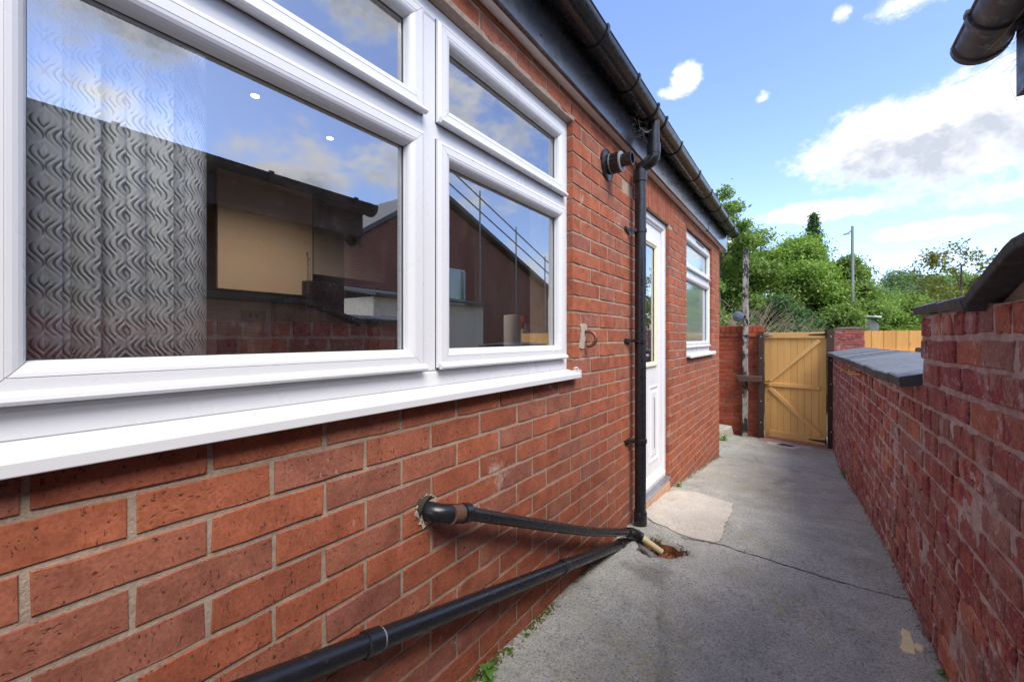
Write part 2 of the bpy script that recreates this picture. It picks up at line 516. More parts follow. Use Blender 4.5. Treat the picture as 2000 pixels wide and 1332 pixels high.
def weathered_post():
    m, t, b, out = newmat('weathered_wood')
    p = pos(t)
    g = t.noise(t.mapping(p, (30, 30, 2.2)), 1.0, 6, 0.7, 0.6)
    fl = t.sstep(t.noise(t.mapping(p, (9, 9, 4)), 1.0, 7, 0.75), 0.46, 0.54)
    c = t.mix(t.mapr(g, 0.3, 0.7, 0, 1), (0.20, 0.175, 0.15), (0.40, 0.37, 0.33))
    c = t.mix(fl, c, (0.022, 0.020, 0.020))
    t.link(c, b.inputs['Base Color'])
    b.inputs['Roughness'].default_value = 0.9
    t.link(t.bump(g, 0.7, 0.008), b.inputs['Normal'])


weathered_post()


def blind_material():
    """grey jacquard cloth woven with interlocking waves (the cloth's own pattern)"""
    m, t, b, out = newmat('blind_fabric')
    uv = t.node('ShaderNodeUVMap').outputs[0]
    sep = t.node('ShaderNodeSeparateXYZ')
    t.link(uv, sep.inputs[0])
    u, v = sep.outputs[0], sep.outputs[1]            # metres on the cloth
    ci = t.math('FLOOR', t.math('DIVIDE', u, 0.0275))
    par = t.math('MODULO', t.math('ABSOLUTE', ci), 2.0)
    wv = t.math('MULTIPLY', t.math('SINE', t.math('MULTIPLY', v, 6.2832 / 0.052)), 0.0062)
    sx = t.math('MULTIPLY', t.math('ADD', u, wv), 6.2832 / 0.0080)
    st = t.math('SINE', sx)
    env = t.math('SINE', t.math('ADD', t.math('MULTIPLY', v, 6.2832 / 0.052), t.math('ADD', t.math('MULTIPLY', par, 3.1416), t.math('MULTIPLY', u, 110.0))))
    hgt = t.math('MULTIPLY', st, t.mapr(env, -1, 1, 0.12, 1.0))
    dark = t.sstep(hgt, -0.12, -0.70)
    fine = t.noise(pos(t), 900, 2, 0.5)
    c = t.mix(t.mapr(fine, 0.3, 0.7, 0, 0.5), (0.84, 0.86, 0.87), (0.74, 0.77, 0.79))
    c = t.mix(t.math('MULTIPLY', dark, 0.9), c, (0.16, 0.175, 0.19))
    t.link(c, b.inputs['Base Color'])
    b.inputs['Roughness'].default_value = 0.75
    b.inputs['Sheen Weight'].default_value = 0.2
    t.link(t.bump(hgt, 0.5, 0.002), b.inputs['Normal'])


blind_material()


def glass_material(name, base=0.40, tint=(0.95, 0.97, 0.97), dust=0.010, rough=0.0):
    m, t, b, out = newmat(name)
    t.n.remove(b)
    p = pos(t)
    tr = t.node('ShaderNodeBsdfTransparent')
    tr.inputs[0].default_value = (*tint, 1)
    gl = t.node('ShaderNodeBsdfGlossy')
    gl.inputs[0].default_value = (0.97, 0.985, 1.0, 1)
    gl.inputs['Roughness'].default_value = rough
    ge = t.node('ShaderNodeNewGeometry')
    dt = t.node('ShaderNodeVectorMath', operation='DOT_PRODUCT')
    t.link(ge.outputs['Normal'], dt.inputs[0])
    t.link(ge.outputs['Incoming'], dt.inputs[1])
    om = t.math('SUBTRACT', 1.0, t.math('ABSOLUTE', dt.outputs['Value']), clamp=True)
    fac = t.math('ADD', base, t.math('MULTIPLY', t.math('POWER', om, 5.0), 1.0 - base), clamp=True)
    mx = t.node('ShaderNodeMixShader')
    t.link(fac, mx.inputs[0])
    t.link(tr.outputs[0], mx.inputs[1])
    t.link(gl.outputs[0], mx.inputs[2])
    # a film of dust and a few dried drops on the outside of the pane
    df = t.node('ShaderNodeBsdfDiffuse')
    df.inputs[0].default_value = (0.55, 0.54, 0.52, 1)
    dn = t.noise(t.mapping(p, (1, 5, 1.6)), 3.0, 6, 0.7)
    sp = t.math('SUBTRACT', 1.0, t.sstep(t.voro(p, 60), 0.035, 0.065))
    sp = t.math('MULTIPLY', sp, t.sstep(t.noise(p, 9, 3), 0.52, 0.62))
    dm = t.math('ADD', t.math('MULTIPLY', t.sstep(dn, 0.40, 0.75), dust * 2), t.math('MULTIPLY', sp, 0.35), clamp=True)
    m2 = t.node('ShaderNodeMixShader')
    t.link(dm, m2.inputs[0])
    t.link(mx.outputs[0], m2.inputs[1])
    t.link(df.outputs[0], m2.inputs[2])
    t.link(m2.outputs[0], out.inputs[0])


glass_material('window_glass', base=0.38)
glass_material('door_glass', base=0.5, dust=0.015)


def obscure_glass():
    m, t, b, out = newmat('obscure_glass')
    p = pos(t)
    b.inputs['Base Color'].default_value = (0.16, 0.24, 0.21, 1)
    b.inputs['Roughness'].default_value = 0.10
    b.inputs['Specular IOR Level'].default_value = 1.0
    b.inputs['Coat Weight'].default_value = 1.0
    b.inputs['Coat Roughness'].default_value = 0.06
    b.inputs['Coat IOR'].default_value = 2.0
    n = t.noise(t.mapping(p, (1, 26, 7)), 3.0, 4, 0.6)
    bn = t.bump(n, 0.35, 0.004)
    t.link(bn, b.inputs['Normal'])


obscure_glass()


def emit_material(name, col, strength):
    m, t, b, out = newmat(name)
    b.inputs['Base Color'].default_value = (0.8, 0.8, 0.8, 1)
    b.inputs['Emission Color'].default_value = (*col, 1)
    b.inputs['Emission Strength'].default_value = strength


emit_material('lamp_glow', (1.0, 0.93, 0.80), 2.6)


def leaf_material(name, c0, c1, c2):
    m, t, b, out = newmat(name)
    t.n.remove(b)
    g = t.node('ShaderNodeNewGeometry')
    n = t.noise(g.outputs['Position'], 0.9, 3, 0.6)
    r = g.outputs['Random Per Island']
    c = t.ramp(t.math('ADD', t.math('MULTIPLY', r, 0.42), t.math('MULTIPLY', n, 0.58)), [(0.15, c0), (0.5, c1), (0.85, c2)])
    d = t.node('ShaderNodeBsdfDiffuse')
    t.link(c, d.inputs[0])
    tl = t.node('ShaderNodeBsdfTranslucent')
    t.link(t.mix(1.0, c, (1.2, 1.3, 0.6), 'MULTIPLY'), tl.inputs[0])
    mx = t.node('ShaderNodeMixShader')
    mx.inputs[0].default_value = 0.45
    t.link(d.outputs[0], mx.inputs[1])
    t.link(tl.outputs[0], mx.inputs[2])
    gl = t.node('ShaderNodeBsdfGlossy')
    gl.inputs['Roughness'].default_value = 0.5
    m2 = t.node('ShaderNodeMixShader')
    m2.inputs[0].default_value = 0.02
    t.link(mx.outputs[0], m2.inputs[1])
    t.link(gl.outputs[0], m2.inputs[2])
    t.link(m2.outputs[0], out.inputs[0])


leaf_material('leaf_mid', (0.088, 0.159, 0.038), (0.159, 0.254, 0.059), (0.242, 0.348, 0.100))
leaf_material('leaf_dark', (0.033, 0.088, 0.033), (0.059, 0.136, 0.050), (0.100, 0.189, 0.071))
leaf_material('leaf_light', (0.124, 0.218, 0.041), (0.206, 0.325, 0.068), (0.295, 0.413, 0.112))
leaf_material('leaf_olive', (0.10, 0.11, 0.025), (0.16, 0.165, 0.04), (0.22, 0.21, 0.07))
leaf_material('leaf_far', (0.100, 0.171, 0.077), (0.147, 0.236, 0.100), (0.201, 0.295, 0.130))
leaf_material('weed_leaf', (0.08, 0.17, 0.03), (0.12, 0.25, 0.045), (0.17, 0.32, 0.07))


def brick_sheet(name, c1, c2, mortar, scale=1.0, rows=0.075, width=0.225):
    m, t, b, out = newmat(name)
    p = pos(t)
    sep = t.node('ShaderNodeSeparateXYZ')
    t.link(p, sep.inputs[0])
    com = t.node('ShaderNodeCombineXYZ')
    t.link(t.math('ADD', sep.outputs[0], sep.outputs[1]), com.inputs[0])
    t.link(sep.outputs[2], com.inputs[1])
    br = t.node('ShaderNodeTexBrick')
    t.link(com.outputs[0], br.inputs['Vector'])
    br.inputs['Color1'].default_value = (*c1, 1)
    br.inputs['Color2'].default_value = (*c2, 1)
    br.inputs['Mortar'].default_value = (*mortar, 1)
    br.inputs['Scale'].default_value = 1.0
    br.inputs['Mortar Size'].default_value = 0.006
    br.inputs['Brick Width'].default_value = width
    br.inputs['Row Height'].default_value = rows
    t.link(br.outputs[0], b.inputs['Base Color'])
    b.inputs['Roughness'].default_value = 0.9


brick_sheet('brick_far', (0.25, 0.075, 0.05), (0.19, 0.06, 0.042), (0.28, 0.22, 0.19))
brick_sheet('brick_dark', (0.060, 0.028, 0.024), (0.050, 0.024, 0.021), (0.062, 0.042, 0.037))
brick_sheet('brick_end', (0.37, 0.09, 0.045), (0.30, 0.075, 0.042), (0.42, 0.34, 0.27))
M = MATS


# ------------------------------------------------------------------ mesh helpers
class MB:
    def __init__(self):
        self.v = []
        self.f = []

    def add(self, verts, faces):
        o = len(self.v)
        self.v.extend([tuple(p) for p in verts])
        self.f.extend([tuple(i + o for i in f) for f in faces])

    def box(self, x0, x1, y0, y1, z0, z1):
        self.add([(x0, y0, z0), (x1, y0, z0), (x1, y1, z0), (x0, y1, z0), (x0, y0, z1), (x1, y0, z1), (x1, y1, z1), (x0, y1, z1)],
                 [(3, 2, 1, 0), (4, 5, 6, 7), (0, 1, 5, 4), (1, 2, 6, 5), (2, 3, 7, 6), (3, 0, 4, 7)])
        return self

    def hexa(self, p):
        self.add(p, [(3, 2, 1, 0), (4, 5, 6, 7), (0, 1, 5, 4), (1, 2, 6, 5), (2, 3, 7, 6), (3, 0, 4, 7)])
        return self

    def prism(self, poly, axis, a, b):
        """poly in the two other axes (in axis order), extruded along axis from a to b"""
        n = len(poly)

        def mk(q, c):
            if axis == 'x':
                return (c, q[0], q[1])
            if axis == 'y':
                return (q[0], c, q[1])
            return (q[0], q[1], c)
        vs = [mk(q, a) for q in poly] + [mk(q, b) for q in poly]
        fs = [tuple(range(n))[::-1], tuple(range(n, 2 * n))]
        fs += [(i, (i + 1) % n, n + (i + 1) % n, n + i) for i in range(n)]
        self.add(vs, fs)
        return self

    def tube(self, pts, rad, seg=12, caps=True, flat=None):
        pts = [Vector(p) for p in pts]
        rads = rad if isinstance(rad, (list, tuple)) else [rad] * len(pts)
        rings = []
        up = None
        for i, p in enumerate(pts):
            d = (pts[min(i + 1, len(pts) - 1)] - pts[max(i - 1, 0)]).normalized()
            if up is None:
                up = d.orthogonal().normalized()
            else:
                up = (up - d * up.dot(d))
                up = up.normalized() if up.length > 1e-6 else d.orthogonal().normalized()
            w = d.cross(up)
            rings.append([p + (up * math.cos(2 * math.pi * k / seg) + w * math.sin(2 * math.pi * k / seg)) * rads[i] for k in range(seg)])
        vs = [q for r_ in rings for q in r_]
        fs = []
        for i in range(len(pts) - 1):
            for k in range(seg):
                a, b2 = i * seg + k, i * seg + (k + 1) % seg
                fs.append((a, b2, b2 + seg, a + seg))
        if caps:
            fs.append(tuple(range(seg))[::-1])
            fs.append(tuple(range((len(pts) - 1) * seg, len(pts) * seg)))
        self.add(vs, fs)
        return self

    def build(self, name, mat, parent=None, smooth=False, bevel=0.0, label=None):
        me = bpy.data.meshes.new(name)
        me.from_pydata(self.v, [], self.f)
        me.validate()
        me.update()
        if mat:
            me.materials.append(M[mat])
        if smooth:
            me.polygons.foreach_set('use_smooth', [True] * len(me.polygons))
            try:
                me.set_sharp_from_angle(angle=R(38))
            except Exception:
                pass
        o = bpy.data.objects.new(name, me)
        COL.objects.link(o)
        if parent:
            o.parent = parent
        if bevel:
            bm = o.modifiers.new('bevel', 'BEVEL')
            bm.width = bevel
            bm.segments = 2
            bm.limit_method = 'ANGLE'
        if label:
            o['label'] = label
        return o


def tag(o, label, cat, group=None):
    o['label'] = label
    o['category'] = cat
    if group:
        o['group'] = group
    return o


def thing(name, label, cat, loc=(0, 0, 0), group=None):
    o = bpy.data.objects.new(name, None)
    o.empty_display_size = 0.1
    COL.objects.link(o)
    tag(o, label, cat, group)
    o['base'] = [float(c) for c in loc]
    return o


def structure(o):
    o['kind'] = 'structure'
    return o


def np_mesh(name, verts, faces, mat, parent=None, smooth=False):
    me = bpy.data.meshes.new(name)
    nv, nf, k = len(verts), len(faces), faces.shape[1]
    me.vertices.add(nv)
    me.vertices.foreach_set('co', np.asarray(verts, dtype=np.float32).ravel())
    me.loops.add(nf * k)
    me.loops.foreach_set('vertex_index', np.asarray(faces, dtype=np.int32).ravel())
    me.polygons.add(nf)
    me.polygons.foreach_set('loop_start', np.arange(nf, dtype=np.int32) * k)
    me.polygons.foreach_set('loop_total', np.full(nf, k, dtype=np.int32))
    if smooth:
        me.polygons.foreach_set('use_smooth', np.ones(nf, dtype=bool))
    me.update(calc_edges=True)
    me.materials.append(M[mat])
    o = bpy.data.objects.new(name, me)
    COL.objects.link(o)
    if parent:
        o.parent = parent
    return o


GY = [-6, -3, 0, 1.03, 1.45, 2.03, 2.95, 3.56, 4.37, 5.9, 7.6, 9, 14]
GZ = [-1.02, -1.03, -1.05, -1.10, -1.135, -1.15, -1.166, -1.211, -1.302, -1.48, -1.555, -1.58, -1.60]
_gy = np.linspace(-6, 14, 801)
_gz = np.interp(_gy, GY, GZ)
_k = np.ones(17) / 17
_gz = np.convolve(np.pad(_gz, 8, mode='edge'), _k, 'valid')


def gz(y):
    return float(np.interp(y, _gy, _gz))


WX = -0.901       # outer face of the house bricks

# ================================================================== GROUND
HOLE = (-0.675, 2.40, 0.112, 0.095)


def build_path():
    xs = np.concatenate([np.arange(-4.2, -1.0, 0.2), np.arange(-1.0, 0.5, 0.02), [0.5]])
    ys = np.concatenate([np.arange(-4.0, 1.0, 0.1), np.arange(1.0, 3.4, 0.02), np.arange(3.4, 8.45, 0.05)])
    X, Y = np.meshgrid(xs, ys)
    Z = np.interp(Y, _gy, _gz)
    for i in range(Z.shape[0]):
        for j in range(Z.shape[1]):
            p = (X[i, j] * 1.7, Y[i, j] * 1.7, 0.3)
            Z[i, j] += 0.006 * mnoise.noise(p) + 0.002 * mnoise.noise((p[0] * 6, p[1] * 6, 2))
    hx, hy, ra, rb = HOLE
    ang = np.arctan2(Y - hy, X - hx)
    wob = 1 + 0.10 * np.sin(3 * ang + 1) + 0.07 * np.sin(7 * ang)
    d = np.sqrt(((X - hx) / ra) ** 2 + ((Y - hy) / rb) ** 2) / wob
    t = np.clip((1.18 - d) / 0.16, 0, 1)
    t = t * t * (3 - 2 * t)
    Z -= 0.10 * t
    # dish of rough cement round the pipe foot
    d2 = np.sqrt(((X + 0.76) / 0.17) ** 2 + ((Y - 2.56) / 0.13) ** 2)
    Z += 0.022 * np.clip(1.1 - d2, 0, 1) * (1 - t)
    nv = X.size
    verts = np.stack([X.ravel(), Y.ravel(), Z.ravel()], 1)
    h, w = X.shape
    idx = np.arange(nv).reshape(h, w)
    faces = np.stack([idx[:-1, :-1].ravel(), idx[:-1, 1:].ravel(), idx[1:, 1:].ravel(), idx[1:, :-1].ravel()], 1)
    o = np_mesh('concrete_path', verts, faces, 'concrete', smooth=True)
    structure(o)
    return o


path = build_path()
g_ = MB()
g_.add([(-900, -900, -1.75), (900, -900, -1.75), (900, 900, -1.75), (-900, 900, -1.75)], [(0, 1, 2, 3)])
structure(g_.build('ground', 'earth_ground'))


def irregular_sheet(name, outline, mat, parent, lift=0.004, jag=0.012, label=None, n=8, holed=False):
    """thin screed that follows the path surface, ragged edge with thickness"""
    pts = []
    m = len(outline)
    for i in range(m):
        a, b = Vector(outline[i]), Vector(outline[(i + 1) % m])
        L = (b - a).length
        k = max(1, int(L / 0.03))
        for q in range(k):
            p = a.lerp(b, q / k)
            pts.append(p + Vector((rng.uniform(-jag, jag), rng.uniform(-jag, jag))))
    cx = sum(p.x for p in pts) / len(pts)
    cy = sum(p.y for p in pts) / len(pts)
    mb = MB()
    rings = 6
    vs = []
    for r_ in range(rings, 0, -1):
        for p in pts:
            f = r_ / rings
            x, y = cx + (p.x - cx) * f, cy + (p.y - cy) * f
            e = lift if r_ < rings else lift * 0.7
            vs.append((x, y, gz(y) + 0.006 * mnoise.noise((x * 1.7, y * 1.7, .3)) + 0.002 * mnoise.noise((x * 10.2, y * 10.2, 2)) + e))
    k = len(pts)
    low = [(p.x, p.y, gz(p.y) - 0.02) for p in pts]
    vs.append((cx, cy, gz(cy) + lift))
    fs = []
    for r_ in range(rings - 1):
        for i in range(k):
            a, b = r_ * k + i, r_ * k + (i + 1) % k
            fs.append((a, b, b + k, a + k))
    ci = rings * k
    for i in range(k):
        fs.append(((rings - 1) * k + i, (rings - 1) * k + (i + 1) % k, ci))
    o0 = len(vs)
    vs += low
    for i in range(k):
        fs.append((i, o0 + i, o0 + (i + 1) % k, (i + 1) % k))
    mb.add(vs, fs)
    return mb.build(name, mat, parent, smooth=False, label=label)


irregular_sheet('patch', [(-.89, 2.80), (-.895, 3.36), (-.843, 3.487), (-.707, 3.558), (-.552, 3.497), (-.441, 3.44), (-.411, 3.255), (-.42, 3.0), (-.406, 2.658), (-.43, 2.641), (-.58, 2.625), (-.70, 2.68), (-.80, 2.72)],
                'pale_concrete', path, 0.012, 0.007, 'pale cement patch in front of the back door')
irregular_sheet('patch', [(-.46, 7.18), (-.12, 7.02), (-.06, 7.25), (.10, 7.30), (.12, 7.44), (-.48, 7.46)], 'pale_concrete', path, 0.008, 0.01, 'pale cement patch at the foot of the gate')
irregular_sheet('stain_skim', [(-.36, 7.2), (-.18, 7.16), (-.14, 7.28), (-.30, 7.34)], 'soil', path, 0.013, 0.01)


def build_crack():
    pts = [(-.66, 2.615), (-.572, 2.601), (-.50, 2.625), (-.43, 2.636), (-.365, 2.643), (-.28, 2.622), (-.213, 2.617), (-.12, 2.597), (-.032, 2.587), (.05, 2.572), (.131, 2.561), (.242, 2.548), (.375, 2.552)]
    fine = []
    for i in range(len(pts) - 1):
        a, b = Vector(pts[i]), Vector(pts[i + 1])
        k = max(2, int((b - a).length / 0.012))
        for q in range(k):
            p = a.lerp(b, q / k)
            fine.append(p + Vector((rng.uniform(-.002, .002), rng.uniform(-.006, .006))))
    vs, fs = [], []
    for i, p in enumerate(fine):
        w = 0.0035 * (0.5 + rng.random()) * (1.0 if p.x < .15 else .7)
        for sg in (-1, 1):
            y = p.y + sg * w
            vs.append((p.x, y, gz(y) + 0.006 * mnoise.noise((p.x * 1.7, y * 1.7, .3)) + 0.002 * mnoise.noise((p.x * 10.2, y * 10.2, 2)) + 0.0025))
    for i in range(len(fine) - 1):
        fs.append((2 * i, 2 * i + 2, 2 * i + 3, 2 * i + 1))
    mb = MB()
    mb.add(vs, fs)
    mb.build('crack', 'soil', path, label='thin crack across the concrete path')


build_crack()

# ================================================================== BRICK PIECES
def brick_mesh(name, L, H, D, jit, cham, mat, seed):
    """front faces local -y; origin at centre of the front face; ragged outline, chamfered arris"""
    r_ = random.Random(seed)
    nu, nh = 4, 1
    out = []
    for i in range(nu):
        out.append((-L / 2 + L * i / nu, -H / 2))
    for i in range(nh):
        out.append((L / 2, -H / 2 + H * i / nh))
    for i in range(nu):
        out.append((L / 2 - L * i / nu, H / 2))
    for i in range(nh):
        out.append((-L / 2, H / 2 - H * i / nh))
    n = len(out)
    o2 = [(x + r_.uniform(-jit, jit), z + r_.uniform(-jit, jit)) for x, z in out]
    front = []
    for (x, z) in o2:
        sx = 1 - 2 * cham / L
        sz = 1 - 2 * cham / H
        front.append((x * sx + r_.uniform(-jit, jit) * .4, r_.uniform(-jit, jit) * 0.35, z * sz + r_.uniform(-jit, jit) * .4))
    ring1 = [(x, cham * 0.8, z) for x, z in o2]
    back = [(x, D, z) for x, z in o2]
    vs = front + ring1 + back
    fs = [tuple(range(n))]
    for i in range(n):
        j = (i + 1) % n
        fs.append((i, n + i, n + j, j))
        fs.append((n + i, 2 * n + i, 2 * n + j, n + j))
    me = bpy.data.meshes.new(name)
    me.from_pydata(vs, [], fs)
    me.update()
    me.materials.append(M[mat])
    return me


def project_area(p, L, H, nrm):
    d = Vector(p)
    dist = d.length
    if dist < 0.05:
        return 0
    s, c = math.sin(CAMYAW), math.cos(CAMYAW)
    zc = -s * p[0] + c * p[1]
    xc = c * p[0] + s * p[1]
    if zc < 0.05:
        return 0
    u = xc / zc * 833.3
    v = p[2] / zc * 833.3
    if abs(u) > 1000 + 60 or abs(v) > 666 + 60:
        return 0
    ca = abs(Vector(nrm).dot(d)) / dist
    return L * H * ca / (zc * zc)


def lay_bricks(items, meshes, rotz, nrm, parent, jr=0.6, limit=300, dj=0.0015):
    """items: (x, y, z, length scale, height scale); nearest/largest ones become parts, the rest one joined part"""
    arr = []
    for it in items:
        arr.append((project_area(it[:3], it[3], it[4], nrm), it))
    arr.sort(key=lambda a: -a[0])
    rest = MB()
    Rz = Matrix.Rotation(rotz, 3, 'Z')
    for k, (ar, it) in enumerate(arr):
        me = meshes[rng.randrange(len(meshes))]
        x, y, z, sl, sh = it[:5]
        roll = it[5] if len(it) > 5 else 0.0
        dn = rng.uniform(-dj, dj)
        loc = Vector((x, y, z)) + Vector(nrm) * dn
        rt = (rng.gauss(0, R(.35)) * jr, rng.gauss(0, R(.3)) * jr + roll, rotz + rng.gauss(0, R(.3)) * jr)
        if k < limit and ar > 0:
            o = bpy.data.objects.new('brick', me)
            COL.objects.link(o)
            o.location = loc
            o.rotation_euler = rt
            o.scale = (sl, 1, sh)
            o.parent = parent
        else:
            mt = Matrix.Translation(loc) @ Euler(rt).to_matrix().to_4x4() @ Matrix.Diagonal((sl, 1, sh, 1))
            rest.add([mt @ v.co for v in me.vertices], [tuple(p.vertices) for p in me.polygons])
    if rest.v:
        o = rest.build('brick_field', meshes[0].materials[0].name, parent)
        o['kind'] = 'stuff'


def courses(y0, y1, z_ref, zc0, zc1, H, Lp, phase, openings, joint, zoff=None):
    """stretcher bond; returns (centre along, z centre, length, height)"""
    res = []
    k0 = math.floor((zc0 - z_ref) / H)
    k1 = math.ceil((zc1 - z_ref) / H)
    for k in range(k0, k1):
        za, zb = z_ref + k * H, z_ref + (k + 1) * H
        if zb <= zc0 + 0.02 or za >= zc1 - 0.012:
            continue
        zb2 = min(zb, zc1)
        zm = (za + zb2) / 2
        cuts = sorted([(a, b) for (a, b, c, d) in openings if c < zm < d])
        iv = []
        cur = y0
        for a, b in cuts:
            if a > cur:
                iv.append((cur, a))
            cur = max(cur, b)
        if cur < y1:
            iv.append((cur, y1))
        ph = phase + (0.5 * Lp if k % 2 else 0)
        for (a, b) in iv:
            js = [a]
            n0 = math.ceil((a - ph) / Lp)
            q = ph + n0 * Lp
            while q < b:
                if q - js[-1] > 0.06 and b - q > 0.06:
                    js.append(q + rng.uniform(-.003, .003))
                q += Lp
            js.append(b)
            for i in range(len(js) - 1):
                L = js[i + 1] - js[i]
                ja = -.003 if abs(js[i] - a) < 1e-6 and a != y0 else joint / 2
                jb = -.003 if abs(js[i + 1] - b) < 1e-6 and b != y1 else joint / 2
                res.append(((js[i] + ja + js[i + 1] - jb) / 2, zm, L - ja - jb, zb2 - za - joint))
    return res


# ================================================================== HOUSE
house = thing('house', 'red brick single-storey rear extension with white windows and black eaves', 'house', (-2.5, 2, -1.2))
HY0, HY1 = -2.6, 5.9
WIN1 = (0.0, 1.812, -0.1756, 1.0244)
DOOR = (2.75, 3.52, -1.12, 0.902)
SOLD = (2.66, 3.63, 0.902, 1.125)
WIN2 = (4.11, 5.40, -0.1756, 1.0244)
ZTOP = 1.20
wall = MB()
wb, wi = WX - 0.0034, -1.14
strips = [(HY0, 0.0, None), (0.0, 1.812, WIN1), (1.812, 2.75, None), (2.75, 3.52, DOOR), (3.52, 4.11, None), (4.11, 5.40, WIN2), (5.40, HY1 - 0.004, None)]
for a, b, op in strips:
    if op is None:
        wall.box(wi, wb, a, b, -2.0, ZTOP)
    else:
        wall.box(wi, wb, a, b, -2.0, op[2])
        wall.box(wi, wb, a, b, op[3], ZTOP)
wall_o = wall.build('wall', 'house_mortar', house, label='red wire-cut brick wall in stretcher bond')
HB = [brick_mesh('house_brick', 0.2143, 0.0655, 0.06, 0.0019, 0.0016, 'house_brick', s_) for s_ in range(10)]
items = []
for (yc, zc, L, H) in courses(HY0, HY1, -0.2506, -1.75, 1.19, 0.075, 0.2243, 1.677, [WIN1, DOOR, WIN2, SOLD], 0.0106):
    if zc < gz(yc) - 0.09:
        continue
    if abs(yc - 2.72) < 0.2 and 0.80 < zc < 0.95 and 2.55 < yc < 2.6:
        continue
    items.append((WX, yc, zc, L / 0.2143, H / 0.0655))
# soldier course over the back door
ys = 2.66
while ys < 3.62:
    items.append((WX, ys + 0.0375, 1.013, 0.2143 / 0.2143, 0.0655 / 0.0655, R(90)))
    ys += 0.0753
lay_bricks(items, HB, R(90), (1, 0, 0), wall_o)
# the unseen far end and back of the extension
eb = MB()
eb.box(-4.6, WX - 0.012, 5.80, HY1, -2.0, 1.3)
eb.build('end_wall', 'brick_end', house)
# roof slope and eaves
rf = MB()
rf.prism([(-0.80, 1.335), (-0.80, 1.36), (-4.6, 2.65), (-4.6, 2.60)], 'y', HY0, 6.10)
rf.build('roof', 'roof_slate', house)
fa = MB()
fa.box(-0.860, -0.842, HY0, 4.83, 1.118, 1.34)
fa.build('fascia', 'fascia_black', house, bevel=0.004)
fa = MB()
fa.box(-0.860, -0.842, 4.838, 6.10, 1.118, 1.34)
fa.build('fascia', 'fascia_black', house, bevel=0.004)
fa = MB()
fa.box(-0.866, -0.8385, 4.822, 4.846, 1.110, 1.30)
fa.build('fascia_joint', 'black_pvc', house, bevel=0.003)
sf = MB()
sf.box(-0.93, -0.861, HY0, 6.10, 1.127, 1.139)
sf.build('soffit', 'upvc_grubby', house)
ec = MB()
ec.prism([(-0.843, 1.105), (-0.843, 1.34), (-0.99, 1.39), (-1.20, 1.39), (-1.20, 1.105)], 'y', 6.101, 6.118)
ec.build('end_board', 'upvc', house, bevel=0.003)
for yy in (-.4, .5, 1.3, 2.1, 2.35, 3.0, 3.6, 4.3, 5.2, 5.9):
    for zz in (1.165, 1.285):
        mb = MB()
        mb.tube([(-.8425, yy + zz * .1, zz), (-.8385, yy + zz * .1, zz)], 0.005, 8)
        mb.build('nail_cap', 'black_pvc', house)
# strip of rough bedding over the kitchen window
bd = MB()
k = 60
for i in range(k):
    ya, yb = -0.02 + 1.84 * i / k, -0.02 + 1.84 * (i + 1) / k
    e0, e1 = 0.006 * mnoise.noise((ya * 9, 0, 0)), 0.006 * mnoise.noise((yb * 9, 0, 0))
    h0, h1 = 1.034 + 0.008 * mnoise.noise((ya * 12, 4, 0)), 1.034 + 0.008 * mnoise.noise((yb * 12, 4, 0))
    bd.add([(-.935, ya, 1.012), (-.902 + e0, ya, 1.019), (-.8985 + e0, ya, h0), (-.935, yb, 1.012), (-.902 + e1, yb, 1.019), (-.8985 + e1, yb, h1)], [(0, 1, 4, 3), (1, 2, 5, 4)])
bd.build('bedding_strip', 'bedding', house)


# --------------------------------------------------------------- windows
def ring(mb, y0, y1, z0, z1, prof, xf, gap=0.0006, skip=()):
    """mitred frame: prof = [(inset, proud)], xf = x of the frame face; four separate members"""
    cor = [(y0, z0, 1, 1), (y1, z0, -1, 1), (y1, z1, -1, -1), (y0, z1, 1, -1)]
    for s_ in range(4):
        a, b = cor[s_], cor[(s_ + 1) % 4]
        vs = []
        for (ins, pr) in prof:
            for (cy, cz, dy, dz), e in ((a, 1), (b, -1)):
                p = [xf + pr, cy + dy * ins, cz + dz * ins]
                d = (b[0] - a[0], b[1] - a[1])
                L = math.hypot(*d)
                p[1] += e * d[0] / L * gap
                p[2] += e * d[1] / L * gap
                vs.append(tuple(p))
        n = len(prof)
        fs = []
        for i in range(n - 1):
            fs.append((2 * i, 2 * i + 1, 2 * i + 3, 2 * i + 2))
        fs.append(tuple(2 * i for i in range(n))[::-1])
        fs.append(tuple(2 * i + 1 for i in range(n)))
        mb.add(vs, fs)
    return mb


SASH = [(0.0, -.02), (0.0, .004), (0.0015, .0085), (0.005, .012), (0.010, .014), (0.0125, .0145), (0.013, .0132), (0.014, .0132), (0.0145, .0145),
        (0.034, .0145), (0.0345, .0132), (0.0355, .0132), (0.036, .0145), (0.042, .0135), (0.048, .0105), (0.053, .006), (0.056, .0), (0.057, -.006), (0.0585, -.014), (0.0585, -.03)]
FRAME = [(0.0, -.065), (0.0, .0), (.0015, .0015), (.040, .0015), (.046, -.001), (.050, -.006), (.050, -.065)]


def pane(parent, y0, y1, z0, z1, x, mat='window_glass'):
    mb = MB()
    mb.add([(x, y0, z0), (x, y1, z0), (x, y1, z1), (x, y0, z1)], [(0, 1, 2, 3)])
    o = mb.build('pane', mat, parent)
    g = MB()
    ring(g, y0 - .004, y1 + .004, z0 - .004, z1 + .004, [(0, .001), (.0, .004), (.006, .004), (.006, .001)], x, gap=0)
    g.build('gasket', 'gasket', parent)
    return o


